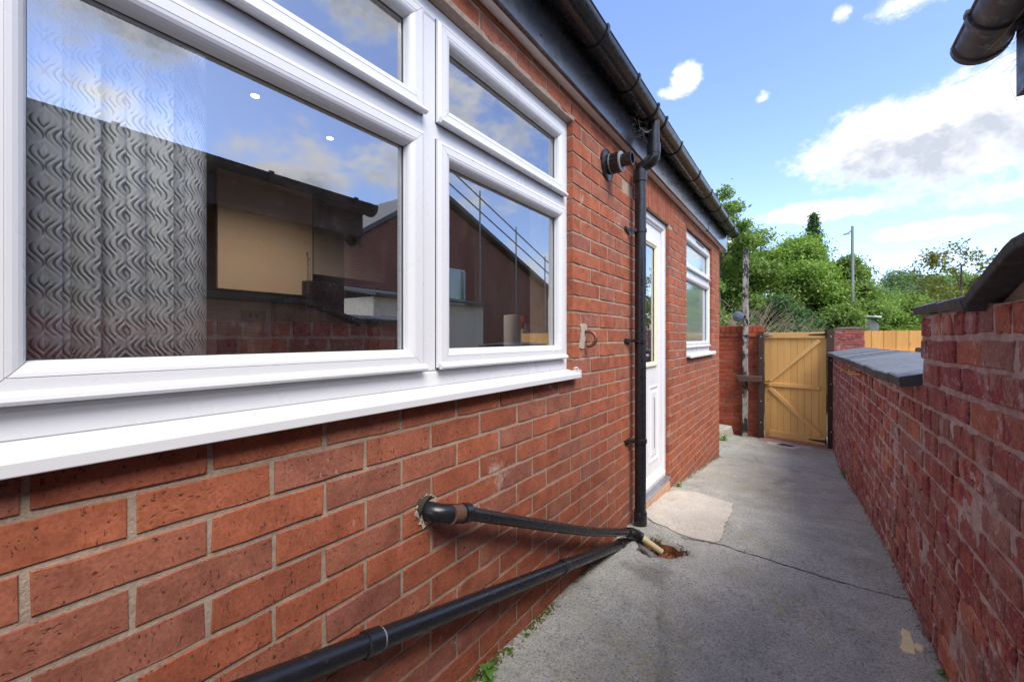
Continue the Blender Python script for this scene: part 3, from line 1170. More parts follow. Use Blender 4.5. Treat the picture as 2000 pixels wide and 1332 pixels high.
def make_window(label, y0, y1, z0, z1, muls, trans, xf, obscure=False, cillz=-0.147):
    w = bpy.data.objects.new('window', None)
    COL.objects.link(w)
    w.parent = house
    w['label'] = label
    fr = MB()
    ring(fr, y0, y1, z0, z1, FRAME, xf)
    for m_ in muls:
        fr.box(xf - .06, xf + .0012, m_ - .030, m_ + .030, z0 + .049, z1 - .049)
    for t_ in trans:
        ed = [y0 + .049] + [q for m_ in muls for q in (m_ - .0302, m_ + .0302)] + [y1 - .049]
        for i in range(0, len(ed), 2):
            fr.box(xf - .06, xf + .0006, ed[i], ed[i + 1], t_ - .030, t_ + .030)
    fr.build('frame', 'upvc', w)
    yb = [y0 + .037] + [q for m_ in muls for q in (m_ - .028, m_ + .028)] + [y1 - .037]
    zb = [z0 + .055] + [q for t_ in trans for q in (t_ - .026, t_ + .026)] + [z1 - .040]
    for i in range(0, len(yb), 2):
        for j in range(0, len(zb), 2):
            a, b, c, d = yb[i], yb[i + 1], zb[j], zb[j + 1]
            sh = MB()
            ring(sh, a, b, c, d, SASH, xf + .0025)
            sh.build('sash', 'upvc', w)
            gm = MB()      # black ring standing in for the shade in the gap behind the sash lip
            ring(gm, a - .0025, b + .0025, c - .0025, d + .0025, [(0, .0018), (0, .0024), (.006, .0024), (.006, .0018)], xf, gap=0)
            gm.build('shadow_gap_strip', 'gasket', w)
            # drip moulding along the lower rail
            dr = MB()
            dr.prism([(xf + .0165, c - .004), (xf + .027, c - .002), (xf + .030, c + .003), (xf + .0285, c + .010), (xf + .0165, c + .017)], 'y', a + .001, b - .001)
            dr.build('drip_rail', 'upvc', w)
            pane(w, a + .0575, b - .0575, c + .0575, d - .0575, xf - .018, 'obscure_glass' if obscure else 'window_glass')
    si = MB()
    xs = [(xf - .02, cillz - .030), (xf - .02, cillz + .0004), (xf + .004, cillz - .0008), (WX + .031, cillz - .0125), (WX + .0375, cillz - .0150), (WX + .0395, cillz - .019), (WX + .0395, cillz - .0375), (WX + .0345, cillz - .039), (WX + .0345, cillz - .030)]
    si.prism(xs, 'y', y0 - .004 if y0 > 1 else y0 - .1, y1 + .0)
    s_o = si.build('sill', 'upvc_sill', w, bevel=0.0015)
    ce = MB()
    for yy in (y1 + .001,):
        ce.box(xf + .006, WX + .0405, yy, yy + .004, cillz - .040, cillz - .002)
    ce.build('sill_end_cap', 'upvc', w, bevel=0.001)
    sg = MB()
    ring(sg, y0 - .012, y1 + .012, z0 - .08, z1 + .010, [(0, .0), (.004, .016), (.0115, .002)], xf - .002, gap=0)
    sg.build('sealant', 'sealant', w)
    return w


XF = -0.936
w1 = make_window('large white four-light kitchen window nearest the camera', 0.0155, 1.812, -0.147, 1.012, [0.9145], [0.6315], XF)
w2 = make_window('smaller white window with frosted glass beyond the back door', 4.112, 5.398, -0.147, 1.012, [], [0.6315], XF, obscure=True)
tv = MB()
tv.prism([(XF + .014, .985), (XF + .030, .978), (XF + .030, .972), (XF + .014, .970)], 'y', 4.62, 4.98)
tv.build('trickle_vent', 'sign_grey', w2)
# bit of torn sealant at the end of the kitchen sill
tp = MB()
tp.tube([(-.872, 1.808, -.170), (-.870, 1.806, -.145), (-.872, 1.790, -.136), (-.876, 1.770, -.139)], [.003, .0028, .0035, .002], 6)
tp.build('sealant_tag', 'upvc', w1)


# --------------------------------------------------------------- back door
door = bpy.data.objects.new('door', None)
COL.objects.link(door)
door.parent = house
door['label'] = 'white part-glazed back door behind the black downpipe'
dx = -0.932
fr = MB()
ring(fr, 2.754, 3.516, -1.10, 0.898, [(0, -.07), (0, 0), (.002, .002), (.040, .002), (.046, -.002), (.052, -.012), (.060, -.014), (.060, -.07)], dx)
fr.build('frame', 'upvc', door)
lf = MB()
lf.box(dx - .065, dx - .022, 2.812, 3.458, -1.045, -0.20)
lf.box(dx - .065, dx - .022, 2.812, 3.458, 0.70, 0.842)
lf.box(dx - .065, dx - .022, 2.812, 2.92, -0.20, 0.70)
lf.box(dx - .065, dx - .022, 3.32, 3.458, -0.20, 0.70)
lf.build('leaf', 'door_white', door)
bead = MB()
ring(bead, 2.905, 3.335, -.215, .715, [(0, -.002), (0, .010), (.006, .014), (.018, .014), (.022, .008), (.032, .006), (.036, -.004)], dx - .022)
bead.build('glazing_bead', 'cream_bead', door)
pane(door, 2.94, 3.30, -.18, .68, dx - .030, 'door_glass')
for (a, b) in ((2.88, 3.06), (3.16, 3.38)):
    pn = MB()
    ring(pn, a, b, -.93, -.36, [(0, -.001), (.002, .006), (.010, .008), (.018, .003), (.026, -.001)], dx - .022)
    ring(pn, a + .034, b - .034, -.896, -.394, [(0, -.001), (.014, .005), (.06, .005)], dx - .022)
    pn.build('panel_moulding', 'door_white', door)
wbv = MB()
wbv.prism([(dx - .02, -1.055), (dx + .018, -1.062), (dx + .018, -1.050), (dx - .02, -1.012)], 'y', 2.814, 3.456)
wbv.build('weather_bar', 'upvc', door)
th_ = MB()
th_.prism([(dx - .05, -1.112), (WX + .012, -1.116), (WX + .012, -1.104), (dx - .012, -1.092), (dx - .05, -1.092)], 'y', 2.752, 3.518)
th_.build('threshold', 'zinc', door)
st = MB()
st.prism([(wb + .001, -1.6), (WX + .016, -1.6), (WX + .014, -1.185), (WX + .008, -1.135), (WX - .01, -1.117), (wb + .001, -1.117)], 'y', 2.755, 3.50)
st.build('step', 'step_paint', door, bevel=0.006)
hd = MB()
hd.box(dx - .022, dx - .010, 2.845, 2.875, -.28, -.02)
hd.tube([(dx - .012, 2.86, -.12), (dx + .03, 2.86, -.12), (dx + .034, 2.88, -.12), (dx + .034, 2.95, -.12)], .009, 8)
hd.build('handle', 'zinc', door)
sg = MB()
ring(sg, 2.740, 3.530, -1.40, .910, [(0, .0), (.004, .022), (.0135, .002)], dx - .002, gap=0)
sg.build('sealant', 'sealant', door)
# terracotta air brick beside the downpipe
ab = bpy.data.objects.new('air_brick', None)
COL.objects.link(ab)
ab.parent = house
fb = MB()
ay0, ay1, az0, az1 = 2.655, 2.87, 0.885, 1.03
hole_rows, hole_cols = 5, 8
pw, phh = (ay1 - ay0) / hole_cols, (az1 - az0) / hole_rows
for r_ in range(hole_rows + 1):
    z = az0 + r_ * phh
    fb.box(WX - .03, WX + .004, ay0, ay1, z - .007, z + .007)
for c_ in range(hole_cols + 1):
    y = ay0 + c_ * pw
    for r_ in range(hole_rows):
        fb.box(WX - .03, WX + .0035, y - .005, y + .005, az0 + r_ * phh + .0071, az0 + (r_ + 1) * phh - .0071)
fb.build('grille', 'terracotta', ab)
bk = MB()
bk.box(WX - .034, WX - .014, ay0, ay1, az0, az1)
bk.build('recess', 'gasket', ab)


# --------------------------------------------------------------- kitchen seen through the glass
def room():
    r_ = MB()
    r_.box(-3.45, -3.35, -1.2, 4.15, -1.15, 1.12)
    o = r_.build('room_back_wall', 'room_wall', house)
    r_ = MB()
    r_.box(-3.35, wi - .001, -1.2, -1.1, -1.15, 1.12)
    r_.build('room_side_wall', 'room_wall', house)
    r_ = MB()
    r_.box(-3.35, wi - .001, 4.05, 4.15, -1.15, 1.12)
    r_.build('room_side_wall', 'cream_tile', house)
    r_ = MB()
    r_.box(-4.5, wi - .001, -1.2, 5.79, 1.125, 1.19)
    r_.build('room_ceiling', 'room_white', house)
    r_ = MB()
    r_.box(-4.5, wi - .001, -1.2, 5.79, -1.25, -1.155)
    r_.build('room_floor', 'floor_dark', house)
    t_ = MB()
    for i in range(18):
        for j in range(11):
            t_.box(-3.349, -3.343, 0.2 + i * .1525, 0.2 + i * .1525 + .149, -.35 + j * .0775, -.35 + j * .0775 + .0745) if -.35 + j * .0775 < .25 else None
    t_.build('splashback_tiles', 'splash_tile', house)['kind'] = 'stuff'


room()

blind = thing('vertical_blind', 'grey wave-patterned vertical blind drawn to the left side of the kitchen window', 'blind', (-1.0, .25, -.3))
hr = MB()
hr.box(-1.075, -1.045, 0.03, 1.78, 1.035, 1.065)
hr.build('head_rail', 'blind_rail', blind)


def slat(yc, ang, w=0.089, x=-1.06):
    n = 8
    vs, uvs, fs = [], [], []
    z0, z1 = -0.20, 1.03
    du, dv = rng.random() * .3, rng.random() * .3
    ca, sa = math.cos(ang), math.sin(ang)
    for i in range(n + 1):
        t_ = i / n - .5
        bow = 0.020 * (0.25 - t_ * t_) * 4
        lx, ly = bow, t_ * w
        X_ = x + lx * ca - ly * sa
        Y_ = yc + lx * sa + ly * ca
        for z in (z0, z1):
            vs.append((X_, Y_, z))
            uvs.append((t_ * w + .045 + du, z + dv))
    for i in range(n):
        fs.append((2 * i, 2 * i + 2, 2 * i + 3, 2 * i + 1))
    me = bpy.data.meshes.new('slat')
    me.from_pydata(vs, [], fs)
    uvl = me.uv_layers.new(name='UVMap')
    for lp in me.loops:
        uvl.data[lp.index].uv = uvs[lp.vertex_index]
    me.update()
    me.materials.append(M['blind_fabric'])
    me.polygons.foreach_set('use_smooth', [True] * n)
    o = bpy.data.objects.new('slat', me)
    COL.objects.link(o)
    o.parent = blind
    md = o.modifiers.new('thick', 'SOLIDIFY')
    md.thickness = 0.0012
    return o


yy = 0.062
for i in range(15):
    slat(yy, R(-60 + (i * 37 % 25) - 12), x=-1.06 + .010 * math.sin(i * 2.1))
    yy += 0.0172 + 0.0050 * math.sin(i * 1.7)
slat(0.338, R(4))

# inside things
cup = thing('wall_cupboard', 'beige wall cupboard with steel bar handle inside the kitchen', 'cupboard', (-3.1, 1.4, .3))
c_ = MB()
c_.box(-3.342, -2.925, 1.10, 1.70, .30, 1.02)
c_.build('carcass', 'cupboard_dark', cup)
c_ = MB()
c_.box(-2.922, -2.902, 1.102, 1.698, .298, 1.02)
c_.build('door', 'cupboard_face', cup, bevel=.002)
c_ = MB()
c_.tube([(-2.90, 1.655, .36), (-2.872, 1.655, .36), (-2.872, 1.655, .60), (-2.90, 1.655, .60)], .007, 8)
c_.build('handle', 'zinc', cup)
cup2 = thing('wall_cupboard', 'dark wall cupboard beside the beige one inside the kitchen', 'cupboard', (-3.1, 2.5, .5))
c_ = MB()
c_.box(-3.342, -2.93, 1.712, 2.35, .46, 1.02)
c_.build('carcass', 'cupboard_dark', cup2)
c_ = MB()
c_.box(-2.928, -2.91, 1.714, 2.348, .458, 1.02)
c_.build('door', 'room_wall', cup2, bevel=.002)
fz = thing('fridge', 'black upright appliance standing below the kitchen cupboards', 'fridge', (-3.0, 1.9, -1.15))
c_ = MB()
c_.box(-3.33, -2.86, 1.62, 2.22, -1.15, .40)
c_.build('body', 'appliance_black', fz, bevel=.008)
c_ = MB()
c_.box(-2.857, -2.815, 1.622, 2.218, -1.08, .398)
c_.build('door', 'appliance_black', fz, bevel=.01)
wk = thing('worktop', 'dark kitchen worktop running under the window inside', 'worktop', (-1.45, 1.2, -1.15))
c_ = MB()
c_.box(-1.72, wi - .003, .5, 3.2 - .65, -.135, -.095)
c_.build('top', 'worktop_dark', wk, bevel=.004)
c_ = MB()
c_.box(-1.66, wi - .02, .5, 3.2 - .68, -1.15, -.137)
c_.build('base_units', 'cupboard_face', wk)
wk2 = thing('worktop', 'pale kitchen counter along the far wall below the sockets', 'worktop', (-3.1, .9, -1.15))
c_ = MB()
c_.box(-3.342, -2.78, .1, 1.60, -.40, -.36)
c_.build('top', 'splash_tile', wk2, bevel=.004)
c_ = MB()
c_.box(-3.34, -2.82, .1, 1.60, -1.15, -.402)
c_.build('base_units', 'cupboard_face', wk2)
for (yc, zc, w_, lab) in ((1.50, .155, .17, 'grey double socket with two switches on the kitchen splashback'), (1.36, -.06, .19, 'grey double socket low on the kitchen splashback')):
    sk = thing('wall_socket', lab, 'socket', (-3.33, yc, zc))
    c_ = MB()
    c_.box(-3.342, -3.333, yc - w_ / 2, yc + w_ / 2, zc - .045, zc + .045)
    c_.build('plate', 'socket_grey', sk, bevel=.002)
    for d_ in (-.025, .02):
        c_ = MB()
        c_.box(-3.333, -3.328, yc + d_ - .011, yc + d_ + .011, zc - .005, zc + .02)
        c_.build('switch', 'gasket', sk)
kr = thing('kitchen_roll', 'white paper kitchen roll standing inside the kitchen window', 'paper roll', (-1.6, 2.32, -.095))
c_ = MB()
c_.tube([(-1.6, 2.32, -.094), (-1.6, 2.32, -.088), (-1.6, 2.32, .145), (-1.6, 2.32, .15)], [.052, .056, .056, .052], 24)
c_.build('roll', 'paper', kr, smooth=True)
c_ = MB()
c_.tube([(-1.6, 2.32, .1505), (-1.6, 2.32, .152)], .02, 16)
c_.build('core', 'stone_tan', kr)
sp = thing('spray_bottle', 'clear spray bottle with red trigger head inside the kitchen window', 'bottle', (-1.6, 2.47, -.095))
c_ = MB()
c_.tube([(-1.6, 2.47, -.094), (-1.6, 2.47, -.09), (-1.6, 2.47, .02), (-1.6, 2.47, .06), (-1.6, 2.47, .10)], [.034, .038, .038, .022, .013], 16)
c_.build('bottle', 'bottle_white', sp, smooth=True)
c_ = MB()
c_.box(-1.615, -1.585, 2.44, 2.51, .10, .15)
c_.box(-1.607, -1.593, 2.443, 2.455, .06, .10)
c_.build('trigger_head', 'red_plastic', sp, bevel=.006)
for (x_, y_, lb) in ((-2.10, .95, 'round ceiling downlight nearer the blind inside the kitchen'), (-2.20, 1.39, 'round ceiling downlight farther from the blind inside the kitchen')):
    dl = thing('ceiling_downlight', lb, 'ceiling light', (x_, y_, 1.12), 'kitchen ceiling downlights')
    c_ = MB()
    c_.tube([(x_, y_, 1.1245), (x_, y_, 1.118)], .022, 20)
    c_.build('bezel', 'zinc', dl)
    c_ = MB()
    c_.tube([(x_, y_, 1.1178), (x_, y_, 1.1165)], .017, 20)
    c_.build('bulb', 'lamp_glow', dl)
    pl = bpy.data.lights.new('downlight', 'SPOT')
    pl.energy = 7.0
    pl.spot_size = R(140)
    pl.spot_blend = 0.6
    pl.color = (1.0, 0.86, 0.68)
    pl.shadow_soft_size = 0.03
    po = bpy.data.objects.new('downlight_beam', pl)
    COL.objects.link(po)
    po.location = (x_, y_, 1.112)
    po.parent = dl

# ================================================================== GUTTER, PIPES, FLUE
def half_round(cx, cz, r0, th, a0=180, a1=360, n=16):
    out = []
    for i in range(n + 1):
        a = R(a0 + (a1 - a0) * i / n)
        out.append((cx + r0 * math.cos(a), cz + r0 * math.sin(a)))
    for i in range(n, -1, -1):
        a = R(a0 + (a1 - a0) * i / n)
        out.append((cx + (r0 - th) * math.cos(a), cz + (r0 - th) * math.sin(a)))
    return out


def strip_prism(mb, poly, ya, yb):
    n = len(poly) // 2
    vs = [(p[0], ya, p[1]) for p in poly] + [(p[0], yb, p[1]) for p in poly]
    m = len(poly)
    fs = [(i, (i + 1) % m, m + (i + 1) % m, m + i) for i in range(m)]
    for i in range(n - 1):
        a, b, c, d = i, i + 1, m - 2 - i, m - 1 - i
        fs.append((a, b, c, d))
        fs.append((m + d, m + c, m + b, m + a))
    mb.add(vs, fs)


gut = thing('gutter', 'glossy black half-round gutter along the house eaves', 'gutter', (-.77, 2, 1.3))
GX, GZc, GR = -0.772, 1.345, 0.064
gm = MB()
strip_prism(gm, half_round(GX, GZc, GR, .003), HY0, 6.13)
# rolled front lip
gm.tube([(GX + GR - .001, HY0, GZc), (GX + GR - .001, 6.13, GZc)], .0045, 8)
gm.build('channel', 'black_pvc', gut, smooth=True)
ge = MB()
ge.prism(half_round(GX, GZc, GR + .003, .0015)[:17], 'y', 6.118, 6.136)
ge.build('end_stop', 'black_pvc', gut)
for yb in (0.55, 1.30, 1.76, 2.18, 3.10, 3.72, 4.25, 4.75, 5.25, 5.75, 6.08):
    bm_ = MB()
    strip_prism(bm_, half_round(GX, GZc, GR + .0065, .006, 175, 362), yb - .011, yb + .011)
    bm_.box(GX + GR - .008, GX + GR + .0065, yb - .011, yb + .011, GZc, GZc + .012)
    bm_.build('bracket', 'black_pvc', gut, smooth=True)
for yb in (2.52, 2.70):
    bm_ = MB()
    strip_prism(bm_, half_round(GX, GZc, GR + .008, .0075, 175, 362), yb - .009, yb + .009)
    bm_.box(GX + GR - .008, GX + GR + .010, yb - .009, yb + .009, GZc, GZc + .014)
    bm_.build('outlet_clip', 'black_pvc', gut, smooth=True)

dp = thing('downpipe', 'round black downpipe with offset bend beside the back door', 'downpipe', (-.84, 2.6, -1.25))
DX, DY, PR = -0.838, 2.60, 0.034
mb = MB()
mb.tube([(-.757, DY, 1.30), (-.757, DY, 1.10)], PR, 20)
mb.build('outlet_spout', 'black_pvc', dp, smooth=True)
mb = MB()
mb.tube([(-.757, DY, 1.165), (-.757, DY, 1.105)], PR + .006, 20)
mb.tube([(-.757, DY, 1.125), (-.757, DY, 1.09), (-.772, DY, 1.068), (-.806, DY, 1.052), (-.832, DY, 1.038), (DX, DY, 1.010), (DX, DY, .985)], PR + .003, 20)
mb.tube([(DX, DY, 1.025), (DX, DY, .955)], PR + .006, 20)
mb.build('offset_bend', 'black_pvc', dp, smooth=True)
mb = MB()
mb.tube([(DX, DY, .99), (DX, DY, -1.235)], PR, 24)
mb.build('pipe', 'black_pipe', dp, smooth=True)
mb = MB()
mb.tube([(DX, DY, -1.06), (DX, DY, -1.068), (DX, DY, -1.14), (DX, DY, -1.148)], [PR + .001, PR + .005, PR + .005, PR + .001], 24)
mb.build('socket_collar', 'black_pipe', dp, smooth=True)
for zc in (.655, -.018, -.63):
    mb = MB()
    mb.tube([(DX, DY, zc - .013), (DX, DY, zc - .011), (DX, DY, zc + .011), (DX, DY, zc + .013)], [PR + .001, PR + .005, PR + .005, PR + .001], 24)
    mb.box(WX, WX + .008, DY - .105, DY - .02, zc - .014, zc + .014)
    mb.prism([(WX + .006, DY - .098), (WX + .026, DY - .05), (DX - .01, DY - PR - .003), (DX - .022, DY - PR + .004), (WX + .006, DY - .07)], 'z', zc - .009, zc + .009)
    mb.tube([(WX + .008, DY - .092, zc), (WX + .0105, DY - .092, zc)], .007, 8)
    mb.build('clip', 'black_pvc', dp, smooth=True)

fl = thing('flue_terminal', 'black plastic flue stub with round wall plate under the eaves', 'flue', (-.9, 2.217, .94))
FY, FZ = 2.217, .945
mb = MB()
mb.tube([(WX - .004, FY, FZ), (WX + .010, FY, FZ), (WX + .016, FY, FZ)], [.083, .083, .066], 32)
mb.build('wall_plate', 'black_pvc', fl, smooth=True)
mb = MB()
mb.tube([(WX + .01, FY, FZ), (WX + .085, FY, FZ)], .050, 28)
for k in range(14):
    a = 2 * math.pi * k / 14
    mb.tube([(WX + .012, FY + .050 * math.cos(a), FZ + .050 * math.sin(a)), (WX + .084, FY + .050 * math.cos(a), FZ + .050 * math.sin(a))], .004, 6)
mb.build('outer_sleeve', 'black_pvc', fl, smooth=True)
for xx in (WX + .03, WX + .085):
    mb = MB()
    mb.tube([(xx - .003, FY, FZ), (xx + .003, FY, FZ)], .054, 28)
    mb.build('ring', 'steel_grey', fl)
mb = MB()
rr = [(WX + .085, .034), (WX + .145, .034), (WX + .145, .029), (WX + .10, .029)]
mb.tube([(a, FY, FZ + .004) for a, b in rr[:2]], .034, 24, caps=False)
seg = 24
o_r = [(WX + .145, FY + .034 * math.cos(2 * math.pi * k / seg), FZ + .004 + .034 * math.sin(2 * math.pi * k / seg)) for k in range(seg)]
i_r = [(WX + .145, FY + .029 * math.cos(2 * math.pi * k / seg), FZ + .004 + .029 * math.sin(2 * math.pi * k / seg)) for k in range(seg)]
d_r = [(WX + .09, p[1], p[2]) for p in i_r]
mb.add(o_r + i_r + d_r, [(k, (k + 1) % seg, seg + (k + 1) % seg, seg + k) for k in range(seg)] + [(seg + k, seg + (k + 1) % seg, 2 * seg + (k + 1) % seg, 2 * seg + k) for k in range(seg)] + [tuple(range(2 * seg, 3 * seg))])
mb.build('inner_spigot', 'black_pvc', fl, smooth=True)


def spline(pts, n=10):
    out = []
    P = [Vector(p) for p in pts]
    for i in range(len(P) - 1):
        p0, p1, p2, p3 = P[max(i - 1, 0)], P[i], P[i + 1], P[min(i + 2, len(P) - 1)]
        for k in range(n):
            t_ = k / n
            out.append(0.5 * ((2 * p1) + (-p0 + p2) * t_ + (2 * p0 - 5 * p1 + 4 * p2 - p3) * t_ ** 2 + (-p0 + 3 * p1 - 3 * p2 + p3) * t_ ** 3))
    out.append(P[-1])
    return out


# upper waste pipe: out of the wall, sagging to the gully
up = thing('waste_pipe', 'thin black waste pipe leaving a hole in the brickwork and sagging to the drain', 'waste pipe', (-.87, .9, -.5))
mb = MB()
mb.tube(spline([(-.96, .872, -.494), (-.905, .874, -.496), (-.868, .892, -.503), (-.850, .935, -.514), (-.846, .985, -.528)], 6), .0265, 18)
mb.build('elbow', 'black_pipe', up, smooth=True)
mb = MB()
mb.tube([(-.847, .915, -.511), (-.8465, .955, -.520)], .0272, 18)
mb.build('burnt_patch', 'burnt_orange', up, smooth=True)
mb = MB()
mb.tube([(-.846, .962, -.522), (-.846, .990, -.529)], .029, 18)
mb.build('socket_ring', 'black_pipe', up, smooth=True)
mb = MB()
mb.tube(spline([(-.846, .975, -.525), (-.850, 1.42, -.722), (-.842, 1.90, -.926), (-.822, 2.36, -1.095)], 12), .0205, 16)
mb.build('pipe', 'black_pipe', up, smooth=True)
mb = MB()
mb.tube(spline([(-.824, 2.33, -1.085), (-.818, 2.385, -1.105), (-.800, 2.418, -1.124), (-.775, 2.432, -1.14)], 5), .0265, 16)
mb.build('elbow', 'black_pipe', up, smooth=True)
mb = MB()
mb.tube([(-.785, 2.428, -1.135), (-.668, 2.452, -1.205)], .0185, 14)
mb.build('tail_pipe', 'cream_pipe', up, smooth=True, label='short cream plastic tail pipe pointing into the drain')
cm = MB()
for i in range(26):
    a = 2 * math.pi * i / 26 + rng.uniform(-.1, .1)
    r_ = .028 + rng.uniform(0, .012)
    c0 = Vector((WX + .001, .872 + r_ * math.cos(a), -.494 + r_ * math.sin(a)))
    s_ = rng.uniform(.006, .014)
    pts_ = [c0 + Vector((rng.uniform(.0, .007), rng.uniform(-s_, s_), rng.uniform(-s_, s_))) for _ in range(6)]
    pts_ += [Vector((WX - .02, p.y, p.z)) for p in pts_]
    me_ = pts_
    cm.add([tuple(p) for p in me_], [(0, 1, 2), (0, 2, 3), (0, 3, 4), (0, 4, 5), (0, 5, 1), (1, 7, 8, 2), (3, 9, 10, 4), (5, 11, 7, 1)])
cm.build('cement_collar', 'cement', up)
hk_ = MB()
hk_.tube([(WX - .02, .86, -.478), (WX + .0035, .868, -.486)], .034, 14)
hk_.build('wall_hole', 'soil', up)

lp = thing('waste_pipe', 'thick black waste pipe sloping along the foot of the house wall', 'waste pipe', (-.85, .5, -.7))


def lowz(y):
    return -.714 - (y - .609) * .256


mb = MB()
mb.tube([(-.852, y, lowz(y)) for y in np.linspace(-1.2, 2.35, 20)], .0250, 20)
mb.build('pipe', 'black_pipe', lp, smooth=True)
for yc, w_ in ((.645, .022), (1.62, .016), (2.30, .02)):
    mb = MB()
    mb.tube([(-.852, yc - w_, lowz(yc - w_)), (-.852, yc - w_ + .002, lowz(yc - w_ + .002)), (-.852, yc + w_ - .002, lowz(yc + w_ - .002)), (-.852, yc + w_, lowz(yc + w_))], [.0253, .0295, .0295, .0253], 20)
    mb.build('coupling', 'black_pipe', lp, smooth=True)
    mb = MB()
    mb.tube([(-.852, yc + w_ + .001, lowz(yc + w_)), (-.852, yc + w_ + .005, lowz(yc + w_ + .004))], .0265, 20)
    mb.build('seal_ring', 'steel_grey', lp, smooth=True)
mb = MB()
mb.tube(spline([(-.852, 2.28, lowz(2.28)), (-.848, 2.36, lowz(2.36)), (-.826, 2.405, -1.18), (-.785, 2.415, -1.197), (-.690, 2.405, -1.232)], 6), .0262, 18)
mb.build('elbow', 'dusty_pvc', lp, smooth=True)

# gully in the concrete
gl = thing('drain_gully', 'rusty brown drain gully set in the concrete under the waste pipes', 'drain', (HOLE[0], HOLE[1], -1.25))
mb = MB()
mb.tube([(HOLE[0] + .005, HOLE[1], -1.260), (HOLE[0] + .005, HOLE[1], -1.226)], .135, 28)
mb.build('pan', 'rust', gl)
for i in range(7):
    mb = MB()
    x_ = HOLE[0] + .02 - .075 + i * .027
    mb.box(x_ - .006, x_ + .006, HOLE[1] - .085, HOLE[1] + .085, -1.2255, -1.214)
    mb.build('grate_bar', 'rust', gl, bevel=.002)
lin = MB()
lseg = 40
lv = []
for i in range(lseg):
    a = 2 * math.pi * i / lseg
    wob_ = 1 + .10 * math.sin(3 * a + 1) + .07 * math.sin(7 * a)
    for f_, z_ in ((1.06, -1.172 + rng.uniform(-.004, .004)), (1.02, -1.20), (.97, -1.245)):
        lv.append((HOLE[0] + HOLE[2] * wob_ * f_ * math.cos(a), HOLE[1] + HOLE[3] * wob_ * f_ * math.sin(a), z_))
lin.add(lv, [(3 * i + q, 3 * i + q + 1, 3 * ((i + 1) % lseg) + q + 1, 3 * ((i + 1) % lseg) + q) for i in range(lseg) for q in range(2)])
lin.build('rusted_liner', 'rust', gl)
rim = MB()
for i in range(34):
    a = R(-20 + 200 * i / 34)
    rr_ = 1.0 + rng.uniform(-.05, .12)
    c0 = Vector((HOLE[0] + HOLE[2] * 1.28 * rr_ * math.cos(a), HOLE[1] + HOLE[3] * 1.28 * rr_ * math.sin(a), -1.165 + rng.uniform(-.006, .008)))
    s_ = rng.uniform(.012, .028)
    vs = [c0 + Vector((rng.uniform(-s_, s_), rng.uniform(-s_, s_), rng.uniform(-.004, .004))) for _ in range(4)] + [c0 + Vector((0, 0, .006)), c0 - Vector((0, 0, .03))]
    rim.add([tuple(v) for v in vs], [(0, 1, 4), (1, 2, 4), (2, 3, 4), (3, 0, 4), (1, 0, 5), (2, 1, 5), (3, 2, 5), (0, 3, 5)])
rim.build('broken_cement_rim', 'cement_dark', gl)

# copper overflow pipe hooked out of the wall
cp = thing('overflow_pipe', 'hooked copper overflow pipe poking from a cement patch in the brick wall', 'pipe', (-.89, 1.95, .01))
mb = MB()
mb.tube(spline([(WX - .03, 1.935, .030), (WX + .02, 1.938, .031), (WX + .046, 1.940, .022), (WX + .058, 1.941, -.004), (WX + .050, 1.940, -.026), (WX + .028, 1.939, -.040), (WX + .012, 1.938, -.037)], 6), .0085, 12)
mb.build('pipe', 'copper', cp, smooth=True)
mb = MB()
oc = [(1.872, -.048), (1.905, -.054), (1.925, -.05), (1.93, -.02), (1.952, .0), (1.958, .058), (1.945, .070), (1.90, .066), (1.884, .058), (1.893, .03), (1.888, .0)]
n_ = len(oc)
mb.add([(WX + .0035, a, b) for a, b in oc] + [(WX - .009, a * 1.0 + (a - 1.915) * .06, b + (b - .01) * .06) for a, b in oc], [tuple(range(n_))] + [(i, n_ + i, n_ + (i + 1) % n_, (i + 1) % n_) for i in range(n_)])
mb.build('cement_patch', 'cement', cp)

# ================================================================== RIGHT BOUNDARY WALL
def rx(y):
    return 0.392 - 0.0165 * max(0.0, min(y, 8) - 1.8) if y > 1.8 else 0.392


bw = thing('boundary_wall', 'old dark red brick boundary wall with slate coping on the right', 'wall', (.45, 4, -1.4))
LOWTOP, STEP_Y = -0.205, 2.37
HIGHTOP = 0.085


def mortar_sheet(ya, yb, za_f, zb, stepy, stepz):
    ys_ = np.arange(ya, yb + 1e-6, stepy)
    nz_ = int((zb - za_f) / stepz) + 1
    zs_ = np.linspace(za_f, zb, nz_)
    vs = []
    for y in ys_:
        for z in zs_:
            q = mnoise.noise((y * 14, z * 14, 3.3)) * .0065 + mnoise.noise((y * 40, z * 40, 8)) * .003 + mnoise.noise((y * 3, z * 3, 5)) * .004 + .002
            vs.append((rx(y) + .0060 - q, y, z))
    vs = np.array(vs)
    h, w = len(ys_), len(zs_)
    idx = np.arange(h * w).reshape(h, w)
    fc = np.stack([idx[:-1, :-1].ravel(), idx[:-1, 1:].ravel(), idx[1:, 1:].ravel(), idx[1:, :-1].ravel()], 1)
    return vs, fc


